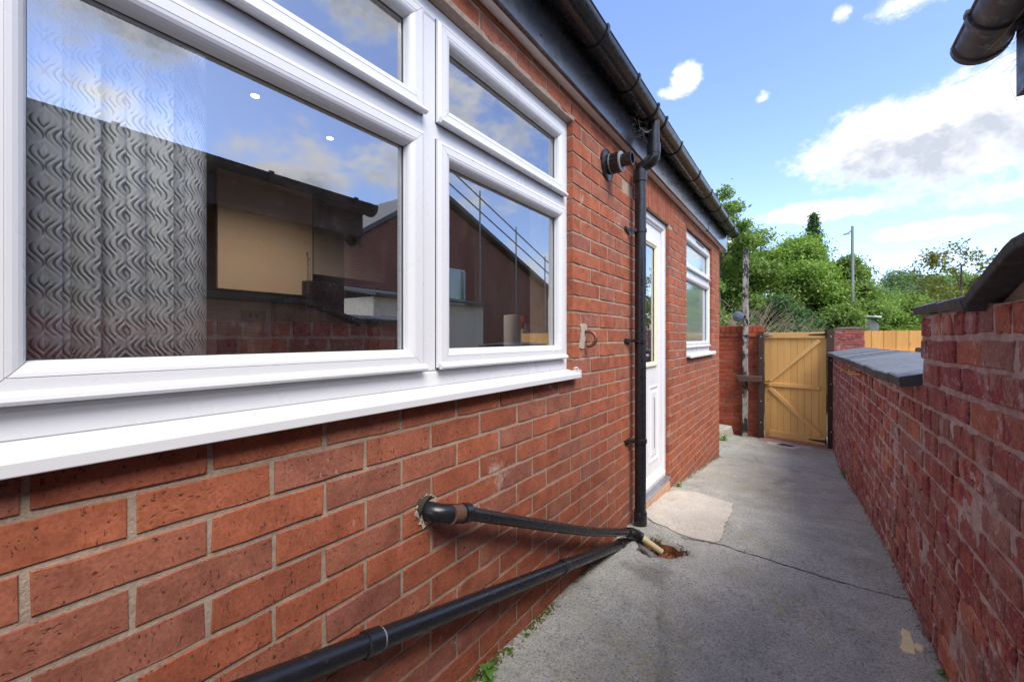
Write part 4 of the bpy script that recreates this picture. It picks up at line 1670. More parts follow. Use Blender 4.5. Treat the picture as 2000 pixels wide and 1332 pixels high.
v1, f1 = mortar_sheet(-2.0, STEP_Y, -1.3, HIGHTOP, .012, .012)
v2, f2 = mortar_sheet(STEP_Y, 7.52, -1.75, LOWTOP, .02, .014)
mo = np_mesh('mortar_face', np.concatenate([v1, v2]), np.concatenate([f1, f2 + len(v1)]), 'old_mortar', bw, smooth=True)
core = MB()
core.box(rx(0) + .022, .62, -2.0, STEP_Y - .001, -1.6, HIGHTOP - .002)
for i in range(10):
    a, b = STEP_Y + i * .5155, STEP_Y + (i + 1) * .5155
    core.hexa([(rx(a) + .022, a, -1.8), (.60, a, -1.8), (.60, b, -1.8), (rx(b) + .022, b, -1.8), (rx(a) + .022, a, LOWTOP - .002), (.60, a, LOWTOP - .002), (.60, b, LOWTOP - .002), (rx(b) + .022, b, LOWTOP - .002)])
core.build('core', 'old_mortar', bw)
OB = [brick_mesh('old_brick', 0.226, 0.0735, 0.07, 0.0034, 0.004, 'old_brick', 40 + s_) for s_ in range(12)]
items = []
CH = 0.0868
zt = HIGHTOP
k = 0
z = zt
while z > -1.8:
    zc = z - CH / 2
    header = (k % 4 == 0)
    Lp = 0.122 if header else 0.240
    y = -2.0 + (0.06 if k % 2 else 0.0) + (0.03 if header else 0)
    yend = STEP_Y if zc > LOWTOP else 7.5
    while y < yend:
        L = Lp + rng.uniform(-.008, .008)
        if rng.random() < .12 and not header:
            L = .125
        if y + L > yend:
            L = yend - y
        if L > .05:
            yc = y + L / 2
            if zc > gz(yc) - .09:
                wave = .006 * math.sin(yc * 1.3 + k * .4) + rng.uniform(-.003, .003)
                hs = (CH - .0150) / .0735 * rng.uniform(.93, 1.04)
                items.append((rx(yc) - .001, yc, zc + wave, (L - .0165) / .226, hs))
        y += L
    z -= CH
    k += 1
lay_bricks(items, OB, R(-90), (-1, 0, 0), bw, jr=1.0, dj=.0022)
# end of the higher part, facing up the path
items = []
for k in range(4):
    zc = HIGHTOP - CH * (k + .5)
    for i in range(2):
        items.append((rx(0) + .06 + i * .118, STEP_Y + .002, zc, .105 / .226, .98))
Rb = MB()
for it in items:
    me = OB[rng.randrange(12)]
    mt = Matrix.Translation(it[:3]) @ Matrix.Rotation(R(180), 4, 'Z') @ Matrix.Diagonal((it[3], 1, it[4], 1))
    Rb.add([mt @ v.co for v in me.vertices], [tuple(p.vertices) for p in me.polygons])
Rb.build('end_bricks', 'old_brick', bw)['kind'] = 'stuff'


def coping_slab(ya, yb, xa, xb, z_lo, z_hi, th, name='coping_slab', mat='slate', tilt=0.0, end_split=True):
    """slab sloping up from its alley edge; sides darker than the top"""
    n = 9
    vs, fs = [], []
    for i in range(n + 1):
        t_ = i / n
        y = ya + (yb - ya) * t_
        j = .004 * mnoise.noise((y * 9, z_lo * 5, 1)) + .003 * mnoise.noise((y * 25, z_lo * 5, 7))
        dz = tilt * (t_ - .5)
        o_ = rx(y) - rx(STEP_Y)
        A = xa + o_ + j
        vs += [(A + .006, y, z_lo - th + dz), (A, y, z_lo - .006 + dz), (A + .008, y, z_lo + dz + j * .6), ((A + xb) / 2, y, (z_lo + z_hi) / 2 + dz + .002 + j * .5), (xb, y, z_hi + dz), (xb, y, z_hi - th + dz)]
    m = 6
    for i in range(n):
        for q in range(m):
            a, b = i * m + q, i * m + (q + 1) % m
            fs.append((a, b, b + m, a + m))
    fs.append(tuple(range(m)))
    fs.append(tuple(range(n * m, n * m + m))[::-1])
    mb = MB()
    mb.add(vs, fs)
    o = mb.build(name, mat, bw)
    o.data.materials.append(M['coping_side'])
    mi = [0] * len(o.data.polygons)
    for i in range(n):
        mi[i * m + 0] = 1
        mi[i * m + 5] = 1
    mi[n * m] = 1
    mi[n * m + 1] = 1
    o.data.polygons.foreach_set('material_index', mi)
    return o


edges = [STEP_Y + .004, 2.66, 3.02, 3.50, 3.93, 4.42, 4.90, 5.42, 5.95, 6.50, 7.05, 7.50]
for i in range(len(edges) - 1):
    coping_slab(edges[i] + .006, edges[i + 1] - .006, .318, .66, -.162 - .0035 * i + rng.uniform(-.004, .004), -.088 - .0035 * i, .046, tilt=rng.uniform(-.010, .010))
# high part: two level slabs then the ramped piece
coping_slab(2.075, 2.385, .362, .72, .128, .165, .036)
coping_slab(1.640, 2.069, .362, .72, .124, .163, .036)
# mortar bed under the high coping + rendered haunch
hb = MB()
hb.box(rx(0) - .002, .64, 1.60, 2.37, HIGHTOP - .001, .0900)
hb.build('bedding', 'cement_dark', bw)


def ramp_coping():
    mb = MB()
    th = .052
    prof = [(1.634, .100), (1.615, .118), (1.345, .200), (1.31, .207), (1.20, .209), (-2.0, .215)]
    xs_ = [(.30, 0.0), (.31, .010), (.70, .062)]
    vs = []
    for (y, z) in prof:
        vs += [(.350, y, z - .026), (.345, y, z - .004), (.352, y, z), (.72, y, z + .05), (.72, y, z - .026)]
    fs = []
    m = 5
    for i in range(len(prof) - 1):
        for q in range(m):
            a, b = i * m + q, i * m + (q + 1) % m
            fs.append((b, a, a + m, b + m))
    fs.append(tuple(range(m))[::-1])
    fs.append(tuple(range((len(prof) - 1) * m, len(prof) * m)))
    mb.add(vs, fs)
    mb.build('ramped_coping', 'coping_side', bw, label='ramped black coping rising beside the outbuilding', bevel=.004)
    # wall face below the ramp: rendered haunch
    hv = [(1.66, HIGHTOP), (1.60, .092), (1.345, .173), (1.31, .180), (1.20, .182), (-2.0, .188), (-2.0, HIGHTOP)]
    mb = MB()
    mb.prism(hv, 'x', rx(0) + .020, .62)
    mb.build('render_haunch', 'render_cement', bw)


ramp_coping()
for i, (y, z, a, tw) in enumerate(((4.92, -.262, -.55, .10), (4.36, -.273, .12, .03), (4.02, -.262, .0, -.02))):
    lab = ['yellow plastic wall plug nearest the gate, tilted down', 'short yellow plastic wall plug, middle of the three in the old wall', 'yellow plastic wall plug nearest the camera, level'][i]
    wp = MB()
    x_ = rx(y)
    L_ = .085 if i != 1 else .07
    wp.tube([(x_ + .02, y, z), (x_ - .002, y, z), (x_ - L_ * .5, y - .05 * (i != 0) - .03, z + a * .03), (x_ - L_, y - .07, z + a * .06)], [.005, .006, .006, .004], 8)
    wp.tube([(x_ - L_, y - .07, z + a * .06), (x_ - L_ - .006, y - .074, z + a * .066)], [.007, .006], 8)
    o = wp.build('wall_plug', 'yellow_plastic', None, smooth=True)
    tag(o, lab, 'wall plug', 'yellow plugs in the old wall')

# ================================================================== OUTBUILDING ON THE RIGHT
ob = thing('outbuilding', 'low outbuilding with dusty black gutter jutting in at the top right', 'outbuilding', (1.5, 0, -1.1))
mb = MB()
mb.box(.62, 3.6, -3.0, 1.70, -1.6, .66)
mb.build('wall', 'brick_dark', ob)
mb = MB()
mb.prism([(.40, .845), (.40, .865), (3.7, 1.02), (3.7, .96)], 'y', -3.05, 1.742)
mb.build('roof', 'roof_slate', ob)
mb = MB()
mb.box(.470, .490, -3.0, 1.735, .655, .842)
mb.build('fascia', 'dusty_pvc', ob)
mb = MB()
mb.box(.491, .63, -3.0, 1.730, .655, .668)
mb.build('soffit', 'dusty_pvc', ob)
mb = MB()
mb.prism([(.492, .60), (.492, .66), (.70, .90), (.9, .94), (.9, .86), (.56, .60)], 'y', 1.703, 1.738)
mb.build('bargeboard', 'dusty_pvc', ob)
mb = MB()
OX, OZ, OR_ = .408, .842, .058
strip_prism(mb, half_round(OX, OZ, OR_, .003), -3.0, 1.755)
mb.tube([(OX - OR_, -3.0, OZ), (OX - OR_, 1.755, OZ)], .0045, 8)
mb.build('gutter', 'dusty_pvc', ob, smooth=True)
mb = MB()
mb.prism(half_round(OX, OZ, OR_ + .005, .0015)[:17], 'y', 1.735, 1.765)
mb.build('gutter_end_stop', 'dusty_pvc', ob, bevel=.006)
for yb in (1.60, 1.10, .5):
    mb = MB()
    strip_prism(mb, half_round(OX, OZ, OR_ + .0065, .006, 178, 365), yb - .012, yb + .012)
    mb.box(OX - OR_ - .008, OX - OR_ + .006, yb - .012, yb + .012, OZ, OZ + .012)
    mb.build('gutter_bracket', 'dusty_pvc', ob, smooth=True)
mb = MB()
for i in range(26):
    a = Vector((.47 + rng.uniform(-.05, .012), 1.45 + rng.random() * .27, .66 + rng.random() * .13))
    b = a + Vector((rng.uniform(-.06, .03), rng.uniform(-.12, .12), rng.uniform(-.05, .03)))
    mb.tube([a, (a + b) / 2 + Vector((0, 0, -.008)), b], .0004, 3, caps=False)
o = mb.build('cobweb', 'cobweb', ob)
o['kind'] = 'stuff'
mb = MB()
for i in range(60):
    a = Vector((-.842 + rng.uniform(0, .06), 2.44 + rng.random() * .24, 1.20 + rng.random() * .10))
    b = a + Vector((rng.uniform(-.02, .05), rng.uniform(-.08, .08), rng.uniform(-.05, .04)))
    mb.tube([a, (a + b) / 2 + Vector((0, 0, -.006)), b], .0007, 3, caps=False)
o = mb.build('cobweb', 'cobweb', gut)
o['kind'] = 'stuff'

# ================================================================== BACK WALL, GATE, POSTS
BY = 7.70
gw = thing('garden_wall', 'red brick garden wall with brick-on-edge top left of the gate', 'wall', (-1.5, BY, -1.55))
mb = MB()
mb.box(-3.8, -.575, BY + .007, BY + .22, -1.9, .085)
mb.box(-3.8, -.575, BY + .004, BY + .225, .0855, .19)
gwo = mb.build('core', 'garden_mortar', gw)
GB = [brick_mesh('garden_brick', .2143, .0615, .05, .002, .003, 'garden_brick', 80 + s_) for s_ in range(8)]
items = []
GH = .0715
z = .012
k = 0
while z > -1.75:
    y = -3.8 + (.1125 if k % 2 else 0)
    while y < -.58:
        L = .225
        if y + L > -.578:
            L = -.578 - y
        if L > .05:
            items.append((y + L / 2, BY, z - GH / 2, (L - .0105) / .2143, .0615 / .0615))
        y += L
    z -= GH
    k += 1
y = -3.8          # projecting course
while y < -.58:
    L = min(.225, -.575 - y)
    if L > .05:
        items.append((y + L / 2, BY - .018, .012 + GH / 2, (L - .0105) / .2143, 1))
    y += .225
y = -3.8          # brick on edge
while y < -.60:
    items.append((y + .0375, BY - .014, .012 + GH + .0535, .0655 / .2143, .104 / .0615))
    y += .0755
lay_bricks(items, GB, 0.0, (0, -1, 0), gw, jr=1.5, dj=.003)

# raised slab in the corner behind the house
mb = MB()
mb.hexa([(-3.2, 6.1, -1.8), (-1.13, 6.75, -1.8), (-.90, 7.66, -1.8), (-3.2, 7.66, -1.8), (-3.2, 6.1, -1.36), (-1.16, 6.78, -1.43), (-.98, 7.62, -1.40), (-3.2, 7.66, -1.30)])
o = mb.build('raised_slab', 'slab_concrete', None, bevel=.02)
tag(o, 'pale raised concrete slab in the corner beyond the house', 'slab')

# timber post with bell and latch block
ps = thing('timber_post', 'tall weathered flaking timber post against the garden wall', 'post', (-.79, 7.6, -1.55))
mb = MB()
vs = []
zs_ = np.linspace(-1.75, 1.40, 14)
for i, z_ in enumerate(zs_):
    j = .006 * mnoise.noise((z_ * 2, 0, 0))
    lean = .012 * (z_ + 1.5)
    for (a, b) in ((-.038, -.036), (.038, -.036), (.038, .036), (-.038, .036)):
        vs.append((-.795 + a + j + lean * .3, 7.615 + b, z_ + rng.uniform(-.004, .004) * (i == 13)))
fs = []
for i in range(13):
    for q in range(4):
        a, b = i * 4 + q, i * 4 + (q + 1) % 4
        fs.append((a, b, b + 4, a + 4))
fs += [(3, 2, 1, 0), (52, 53, 54, 55)]
mb.add(vs, fs)
mb.build('shaft', 'weathered_wood', ps, bevel=.006)
mb = MB()
mb.box(-.838, -.745, 7.571, 7.655, .03, .045)
mb.build('wire_band', 'iron_black', ps)
bl = thing('wall_bell', 'round blue-grey bell dome fixed to the timber post', 'bell', (-.88, 7.55, .34))
mb = MB()
mb.tube([(-.885, 7.560, .336), (-.885, 7.545, .336), (-.885, 7.515, .336), (-.885, 7.503, .336)], [.078, .080, .068, .03], 24)
mb.build('dome', 'bell_blue', bl, smooth=True)
mb = MB()
mb.tube([(-.885, 7.504, .336), (-.885, 7.497, .336)], .012, 10)
mb.build('boss', 'steel_grey', bl)
mb = MB()
mb.box(-.86, -.775, 7.560, 7.578, .322, .35)
mb.build('bracket', 'iron_black', bl)
o = MB()
o.prism([(-.915, -.585), (-.560, -.585), (-.560, -.672), (-.86, -.684), (-.895, -.65)], 'y', 7.50, 7.572)
o = o.build('timber_block', 'block_brown', None, bevel=.006)
tag(o, 'short brown timber block bridging the weathered post and gate post', 'block')
mb = MB()
mb.box(-.80, -.765, 7.56, 7.578, -.86, -.80)
mb.tube([(-.80, 7.565, -.87), (-.775, 7.55, -.895), (-.75, 7.56, -.885)], .005, 6)
mb.build('hasp', 'rust', ps)

for (x0, x1, y0_, y1_, ztop, lab) in ((-.612, -.540, 7.585, 7.665, .10, 'slim dark brown gate post on the latch side'), (.242, .318, 7.36, 7.455, .115, 'dark brown gate post on the hinge side by the old wall')):
    gp = thing('gate_post', lab, 'gate post', ((x0 + x1) / 2, y0_, -1.55), 'posts either side of the gate')
    mb = MB()
    mb.box(x0, x1, y0_, y1_, -1.8, ztop)
    mb.build('shaft', 'post_brown', gp, bevel=.004)
    for q in range(5):
        mb = MB()
        zq = -1.35 + q * .33 + .05
        mb.tube([((x0 + x1) / 2, y0_ + .001, zq), ((x0 + x1) / 2, y0_ - .004, zq)], .007, 8)
        mb.build('screw_cover', 'upvc', gp)

gt = thing('gate', 'new orange-brown timber ledged gate closing the end of the path', 'gate', (-.16, 7.55, -1.52))
GA, GBp = Vector((-.538, 7.665)), Vector((.238, 7.44))       # hinge side slightly nearer
gd = (GBp - GA).normalized()
gn = Vector((gd.y, -gd.x))                                  # towards the camera
gwid = (GBp - GA).length


def gpt(u, d, z):
    p = GA + gd * u + gn * d
    return (p.x, p.y, z)


def gbox(u0, u1, d0, d1, z0, z1, z0b=None, z1b=None):
    mb = MB()
    z0b = z0 if z0b is None else z0b
    z1b = z1 if z1b is None else z1b
    mb.hexa([gpt(u0, d1, z0), gpt(u1, d1, z0b), gpt(u1, d0, z0b), gpt(u0, d0, z0), gpt(u0, d1, z1), gpt(u1, d1, z1b), gpt(u1, d0, z1b), gpt(u0, d0, z1)])
    return mb


nb = 9
bw_ = (gwid - .012) / nb
ZB, ZT = -1.525, .082
for i in range(nb):
    gbox(.006 + i * bw_ + .0012, .006 + (i + 1) * bw_ - .0012, -.012, .008 + rng.uniform(-.0006, .0006), ZB, ZT - .006).build('board', 'gate_wood', gt, bevel=.003)
gbox(.006, gwid - .006, .0085, .032, ZT - .085, ZT).build('top_rail', 'gate_rail_wood', gt, bevel=.003)
gbox(.075, gwid - .075, .0085, .030, -.735, -.680).build('middle_rail', 'gate_rail_wood', gt, bevel=.004)
gbox(.075, gwid - .008, .0085, .030, -1.505, -1.405).build('bottom_rail', 'gate_rail_wood', gt, bevel=.004)


def brace(u0, z0, u1, z1, w):
    d = Vector((u1 - u0, z1 - z0)).normalized()
    n = Vector((-d.y, d.x)) * w / 2
    q = [(u0 + n.x, z0 + n.y), (u0 - n.x, z0 - n.y), (u1 - n.x, z1 - n.y), (u1 + n.x, z1 + n.y)]
    mb = MB()
    mb.hexa([gpt(q[0][0], .0085, q[0][1]), gpt(q[1][0], .0085, q[1][1]), gpt(q[2][0], .0085, q[2][1]), gpt(q[3][0], .0085, q[3][1]),
             gpt(q[0][0], .029, q[0][1]), gpt(q[1][0], .029, q[1][1]), gpt(q[2][0], .029, q[2][1]), gpt(q[3][0], .029, q[3][1])])
    mb.build('brace', 'gate_rail_wood', gt, bevel=.003)


brace(.085, -.655, gwid - .085, -.035, .055)
brace(.085, -.762, gwid - .07, -1.385, .055)
for zc in (ZT - .035, -1.452):
    mb = MB()
    mb.hexa([gpt(gwid - .21, .0325, zc - .006), gpt(gwid - .005, .0325, zc - .016), gpt(gwid - .005, .0365, zc - .016), gpt(gwid - .21, .0365, zc - .006),
             gpt(gwid - .21, .0325, zc + .006), gpt(gwid - .005, .0325, zc + .016), gpt(gwid - .005, .0365, zc + .016), gpt(gwid - .21, .0365, zc + .006)])
    p = gpt(gwid - .003, .036, 0)
    mb.tube([(p[0], p[1], zc - .05), (p[0], p[1], zc + .05)], .009, 10)
    mb.build('tee_hinge', 'iron_black', gt)
mb = MB()
q0, q1 = gpt(-.03, .036, ZT - .04), gpt(.13, .036, ZT - .04)
mb.tube([q0, q1], .008, 8)
mb.hexa([gpt(.005, .0325, ZT - .07), gpt(.08, .0325, ZT - .07), gpt(.08, .035, ZT - .07), gpt(.005, .035, ZT - .07), gpt(.005, .0325, ZT - .012), gpt(.08, .0325, ZT - .012), gpt(.08, .035, ZT - .012), gpt(.005, .035, ZT - .012)])
mb.build('bolt', 'zinc', gt)
mb = MB()
mb.hexa([gpt(-.035, .012, -.735), gpt(.055, .012, -.735), gpt(.055, .040, -.735), gpt(-.035, .040, -.735), gpt(-.035, .012, -.66), gpt(.055, .012, -.66), gpt(.055, .040, -.66), gpt(-.035, .040, -.66)])
mb.tube([gpt(.03, .04, -.69), gpt(.03, .065, -.69), gpt(.095, .068, -.705)], .008, 8)
mb.build('latch', 'brass', gt, bevel=.004)
# threshold strip under the gate
mb = MB()
mb.hexa([(-.60, 7.40, -1.62), (.34, 7.17, -1.62), (.34, 7.75, -1.62), (-.60, 7.75, -1.62), (-.60, 7.44, -1.535), (.34, 7.24, -1.530), (.34, 7.75, -1.535), (-.60, 7.75, -1.54)])
o = mb.build('gate_threshold', 'red_threshold', None, bevel=.006)
tag(o, 'low pinkish cement threshold under the timber gate', 'threshold')

# brick pier on the hinge side
pr = thing('brick_pier', 'short old brick pier between the gate and the timber fence', 'pier', (.5, 7.75, -1.6))
mb = MB()
mb.box(.330, .655, 7.62, 7.90, -1.9, .085)
mb.build('core', 'old_mortar', pr)
items = []
z = .125
k = 0
while z > -1.75:
    xs_ = [(.322, .55), (.558, .663)] if k % 2 else [(.322, .427), (.435, .663)]
    for a, b in xs_:
        items.append(((a + b) / 2, 7.61, z - .0375, (b - a) / .226, .068 / .0735))
    z -= .0765
    k += 1
lay_bricks(items, OB, 0.0, (0, -1, 0), pr, jr=2.0, dj=.004)
mb = MB()
mb.prism([(.315, .126), (.67, .126), (.62, .150), (.37, .152)], 'y', 7.605, 7.90)
mb.build('mortar_cap', 'cement_dark', pr)

# orange close-board fence beyond
fn = thing('timber_fence', 'new orange close-board timber fence beyond the old wall', 'fence', (1.5, 9.0, -1.6))
for i in range(22):
    mb = MB()
    x0 = .72 + i * .150
    mb.hexa([(x0, 9.0, -1.7), (x0 + .147, 9.004, -1.7), (x0 + .147, 9.020, -1.7), (x0, 9.024, -1.7), (x0, 9.0, .115), (x0 + .147, 9.004, .115), (x0 + .147, 9.020, .115), (x0, 9.024, .115)])
    mb.build('board', 'fence_wood', fn)
for zc in (-.225, -1.2):
    mb = MB()
    mb.box(.70, 4.05, 8.955, 8.999, zc - .035, zc + .035)
    mb.build('rail', 'fence_wood', fn)
mb = MB()
mb.box(.645, .715, 8.96, 9.05, -1.7, -.16)
mb.build('post', 'fence_wood', fn)

# dark wheelie-bin lid peeping over the coping
bn = thing('wheelie_bin', 'dark bin lid peeping over the slate coping', 'bin', (.9, 4.4, -1.6))
mb = MB()
mb.prism([(.72, -1.55), (1.22, -1.55), (1.26, -.182), (.72, -.182)], 'y', 3.95, 4.5)
mb.build('body', 'appliance_black', bn, bevel=.01)
mb = MB()
mb.prism([(.69, -.18), (1.30, -.18), (1.29, -.085), (.97, -.055), (.70, -.072)], 'y', 3.92, 4.54)
mb.build('lid', 'appliance_black', bn, bevel=.012)

# ================================================================== NEIGHBOURING HOUSE (mirrored in the kitchen glass)
nh = thing('neighbour_house', 'brown brick gable house with slate roof mirrored in the kitchen window', 'house', (11, 11, -1.7))
mb = MB()
mb.prism([(6.5, -1.8), (6.5, 2.2), (10.6, 4.9), (18.4, 2.2), (18.4, -1.8)], 'x', 8.6, 14.0)
mb.build('wall', 'brick_far', nh)
mb = MB()
mb.hexa([(8.35, 6.1, 2.02), (8.35, 10.6, 4.98), (14.2, 10.6, 4.98), (14.2, 6.1, 2.02), (8.35, 6.1, 2.16), (8.35, 10.6, 5.14), (14.2, 10.6, 5.14), (14.2, 6.1, 2.16)])
mb.hexa([(8.35, 10.602, 4.98), (8.35, 18.9, 2.10), (14.2, 18.9, 2.10), (14.2, 10.602, 4.98), (8.35, 10.602, 5.14), (8.35, 18.9, 2.26), (14.2, 18.9, 2.26), (14.2, 10.602, 5.14)])
mb.build('roof', 'roof_slate', nh)
for (ya, yb, za, zb) in ((11.2, 12.1, 1.2, 2.5),):
    wv = MB()
    wv.box(8.56, 8.61, ya, yb, za, zb)
    wo_ = wv.build('window', 'upvc', nh)
    wv = MB()
    wv.box(8.55, 8.559, ya + .06, yb - .06, za + .06, zb - .06)
    wv.build('pane', 'obscure_glass', wo_)
oy = thing('yard_store', 'cream painted store with white door mirrored in the kitchen window', 'store', (6.5, 7.5, -1.7))
mb = MB()
mb.box(6.2, 8.3, 6.2, 10.2, -1.8, .95)
mb.build('wall', 'white_wall', oy)
mb = MB()
mb.hexa([(6.0, 6.1, .952), (8.4, 6.1, 1.35), (8.4, 10.3, 1.35), (6.0, 10.3, .952), (6.0, 6.1, 1.02), (8.4, 6.1, 1.42), (8.4, 10.3, 1.42), (6.0, 10.3, 1.02)])
mb.build('roof', 'roof_slate', oy)
mb = MB()
mb.box(6.15, 6.198, 6.6, 7.5, -1.8, .35)
mb.build('door', 'upvc', oy)
sc = thing('scaffold', 'steel tube scaffold along the neighbour roof mirrored in the kitchen window', 'scaffold', (8.2, 14, -1.7))
for yq in (10.0, 12.4, 14.8, 17.2):
    mb = MB()
    top = 5.2 + .9 - abs(yq - 10.6) * .35
    mb.tube([(8.1, yq, -1.75), (8.1, yq, top)], .03, 8)
    mb.build('standard', 'steel_grey', sc)
for dz in (.35, .85):
    mb = MB()
    mb.tube([(8.06, 9.6, 5.14 + dz + .1), (8.06, 18.6, 2.3 + dz)], .026, 8)
    mb.build('guard_rail', 'steel_grey', sc)

# ================================================================== STREET FURNITURE
sl = thing('street_lamp', 'tall grey street lamp column standing in front of the trees', 'street lamp', (1.114, 16, -1.75))
mb = MB()
mb.tube([(1.114, 16, -1.75), (1.114, 16, .6), (1.114, 16, 3.28)], [.060, .050, .034], 12)
mb.build('column', 'steel_grey', sl, smooth=True)
mb = MB()
mb.tube([(1.114, 16, 3.17), (1.013, 16, 3.09)], .016, 8)
mb.build('arm', 'steel_grey', sl)
mb = MB()
mb.hexa([(.885, 15.957, 3.045), (1.045, 15.957, 3.066), (1.045, 16.043, 3.066), (.885, 16.043, 3.045), (.907, 15.968, 3.077), (1.045, 15.968, 3.114), (1.045, 16.032, 3.114), (.907, 16.032, 3.077)])
mb.build('lantern', 'steel_grey', sl)
s2 = thing('sign_lamp', 'small grey sign lamp on a post above the timber fence', 'sign lamp', (1.16, 13.2, -1.75))
mb = MB()
mb.tube([(1.16, 13.2, -1.75), (1.16, 13.2, .48)], .036, 12)
mb.build('post', 'zinc', s2, smooth=True)
mb = MB()
mb.tube(spline([(1.16, 13.2, .444), (1.172, 13.2, .498), (1.25, 13.2, .507), (1.38, 13.2, .498)], 5), .021, 8)
mb.tube([(1.32, 13.2, .501), (1.452, 13.2, .48)], [.03, .039], 10)
mb.build('lamp_arm', 'zinc', s2, smooth=True)
rs = thing('round_sign', 'grey back of a round road sign on the small lamp post', 'road sign', (1.24, 13.26, .25))
mb = MB()
mb.tube([(1.242, 13.255, .252), (1.242, 13.246, .252)], .18, 28)
mb.build('disc', 'sign_grey', rs)
mb = MB()
mb.box(1.14, 1.29, 13.236, 13.2455, .24, .264)
mb.build('clip', 'steel_grey', rs)


# ================================================================== TREES
def leaf_cloud(clumps, n, size, seed, droop=0.0, flat=0.5):
    """clumps: (cx,cy,cz,rx,ry,rz,weight); leaves sit near the shells of the clumps"""
    g = np.random.default_rng(seed)
    cl = np.array(clumps, dtype=float)
    w = cl[:, 6] / cl[:, 6].sum()
    pick = g.choice(len(cl), n, p=w)
    d = g.normal(size=(n, 3))
    d /= np.linalg.norm(d, axis=1)[:, None]
    r_ = g.random(n) ** 0.45
    r_ *= 1 + 0.42 * np.abs(g.normal(size=n)) * (g.random(n) > .55)
    c = cl[pick, :3] + d * cl[pick, 3:6] * r_[:, None]
    nrm = d * .7 + g.normal(size=(n, 3)) * .7 + np.array([0, 0, .5])
    nrm /= np.linalg.norm(nrm, axis=1)[:, None]
    t_ = np.cross(nrm, g.normal(size=(n, 3)))
    t_ /= np.linalg.norm(t_, axis=1)[:, None]
    b_ = np.cross(nrm, t_)
    s_ = size * (0.6 + 0.8 * g.random(n))[:, None]
    L, W = t_ * s_, b_ * s_ * flat
    p0, p1, p2, p3 = c - L, c + W * .9 - L * .1, c + L, c - W * .9 - L * .1
    vs = np.stack([p0, p1, p2, p3], 1).reshape(-1, 3)
    fs = np.arange(4 * n).reshape(-1, 4)
    return vs, fs


def clumpify(cx, cy, cz, rx_, ry_, rz_, k, seed, cr=(.28, .5), shape='round'):
    r_ = random.Random(seed)
    out = []
    for i in range(k):
        while True:
            p = Vector((r_.uniform(-1, 1), r_.uniform(-1, 1), r_.uniform(-1, 1)))
            if p.length < 1:
                break
        if p.length > 1e-3:
            p = p.normalized() * (p.length ** .55)
        if shape == 'cone':
            sc = (1 - (p.z + 1) / 2) * .9 + .1
            p.x *= sc
            p.y *= sc
        q = r_.uniform(*cr)
        if shape == 'cone':
            q *= .45 + .6 * (1 - (p.z + 1) / 2)
        m_ = min(rx_, rz_)
        out.append((cx + p.x * rx_, cy + p.y * ry_, cz + p.z * rz_, m_ * q * r_.uniform(.8, 1.3), m_ * q, m_ * q * r_.uniform(.55, .9), q * q))
    return out


def tree(name, label, cat, base, ctr, rad, leaves, size, mat, seed, k=26, cr=(.28, .5), shape='round', group=None, trunk_r=.14, nbr=9, extra=None, flat=.5):
    t_ = thing(name, label, cat, base, group)
    cl = clumpify(*ctr, *rad, k, seed, cr, shape)
    if extra:
        cl += extra
    r_ = random.Random(seed + 5)
    mb = MB()
    top = Vector((ctr[0], ctr[1], ctr[2] + rad[2] * .55))
    b0 = Vector(base)
    mid = b0.lerp(top, .5) + Vector((r_.uniform(-.15, .15), r_.uniform(-.1, .1), 0))
    mb.tube(spline([b0, mid, top], 4), [trunk_r * (1 - .085 * i) for i in range(9)], 8)
    mb.build('trunk', 'bark', t_, smooth=True)
    bb = MB()
    for i in range(nbr):
        c = cl[r_.randrange(len(cl))]
        a = b0.lerp(top, r_.uniform(.3, .8))
        e = Vector(c[:3])
        m_ = a.lerp(e, .5) + Vector((0, 0, .15 * rad[2] * r_.random()))
        bb.tube(spline([a, m_, e], 3), [trunk_r * .38 * (1 - .12 * q) for q in range(7)], 5, caps=False)
    bb.build('limbs', 'bark', t_)
    vs, fs = leaf_cloud(cl, int(leaves * 2.1), size * .66, seed, flat=flat)
    np_mesh('crown', vs, fs, mat, t_)
    return t_


GRP = 'trees beyond the gate'
tree('ash_tree', 'airy tree showing just above the end of the gutter', 'tree', (-2.1, 13, -1.7), (-2.08, 13, 2.6), (.85, .9, 1.85), 4600, .075, 'leaf_mid', 21, 26, (.22, .42), group=GRP, trunk_r=.12)
tree('hawthorn_tree', 'broad leafy green tree behind the weathered timber post', 'tree', (-1.7, 15, -1.7), (-1.75, 15.2, 1.0), (1.45, 1.3, 2.45), 34000, .075, 'leaf_mid', 22, 44, (.24, .42), group=GRP)
tree('hawthorn_tree', 'dense mid-green tree standing behind the middle of the gate', 'tree', (-.35, 16.5, -1.7), (-.35, 16.5, .85), (1.35, 1.3, 2.35), 34000, .078, 'leaf_light', 23, 44, (.24, .42), group=GRP)
tree('hawthorn_tree', 'rounded light green tree left of the street lamp', 'tree', (.75, 17.5, -1.7), (.72, 17.5, .75), (1.1, 1.1, 2.3), 26000, .08, 'leaf_mid', 24, 36, (.22, .40), group=GRP)
con = []
for i in range(18):
    f_ = i / 17
    for j in range(5):
        a_ = j * 1.2566 + i * .7 + rng.uniform(-.3, .3)
        rr_ = (1 - f_) * 1.05 * rng.uniform(.5, 1.0)
        sz_ = .16 + .26 * (1 - f_)
        con.append((.25 + rr_ * math.cos(a_), 22 + rr_ * math.sin(a_), .2 + 4.85 * f_ + rng.uniform(-.1, .1), sz_ * 1.1, sz_, sz_ * .75, sz_ * sz_))
tree('conifer_tree', 'dark pointed tree top rising above the others', 'tree', (.25, 22, -1.7), (.25, 22, 2.4), (.3, .3, 2.2), 16000, .085, 'leaf_dark', 25, 6, (.5, .7), 'cone', group=GRP, extra=con)
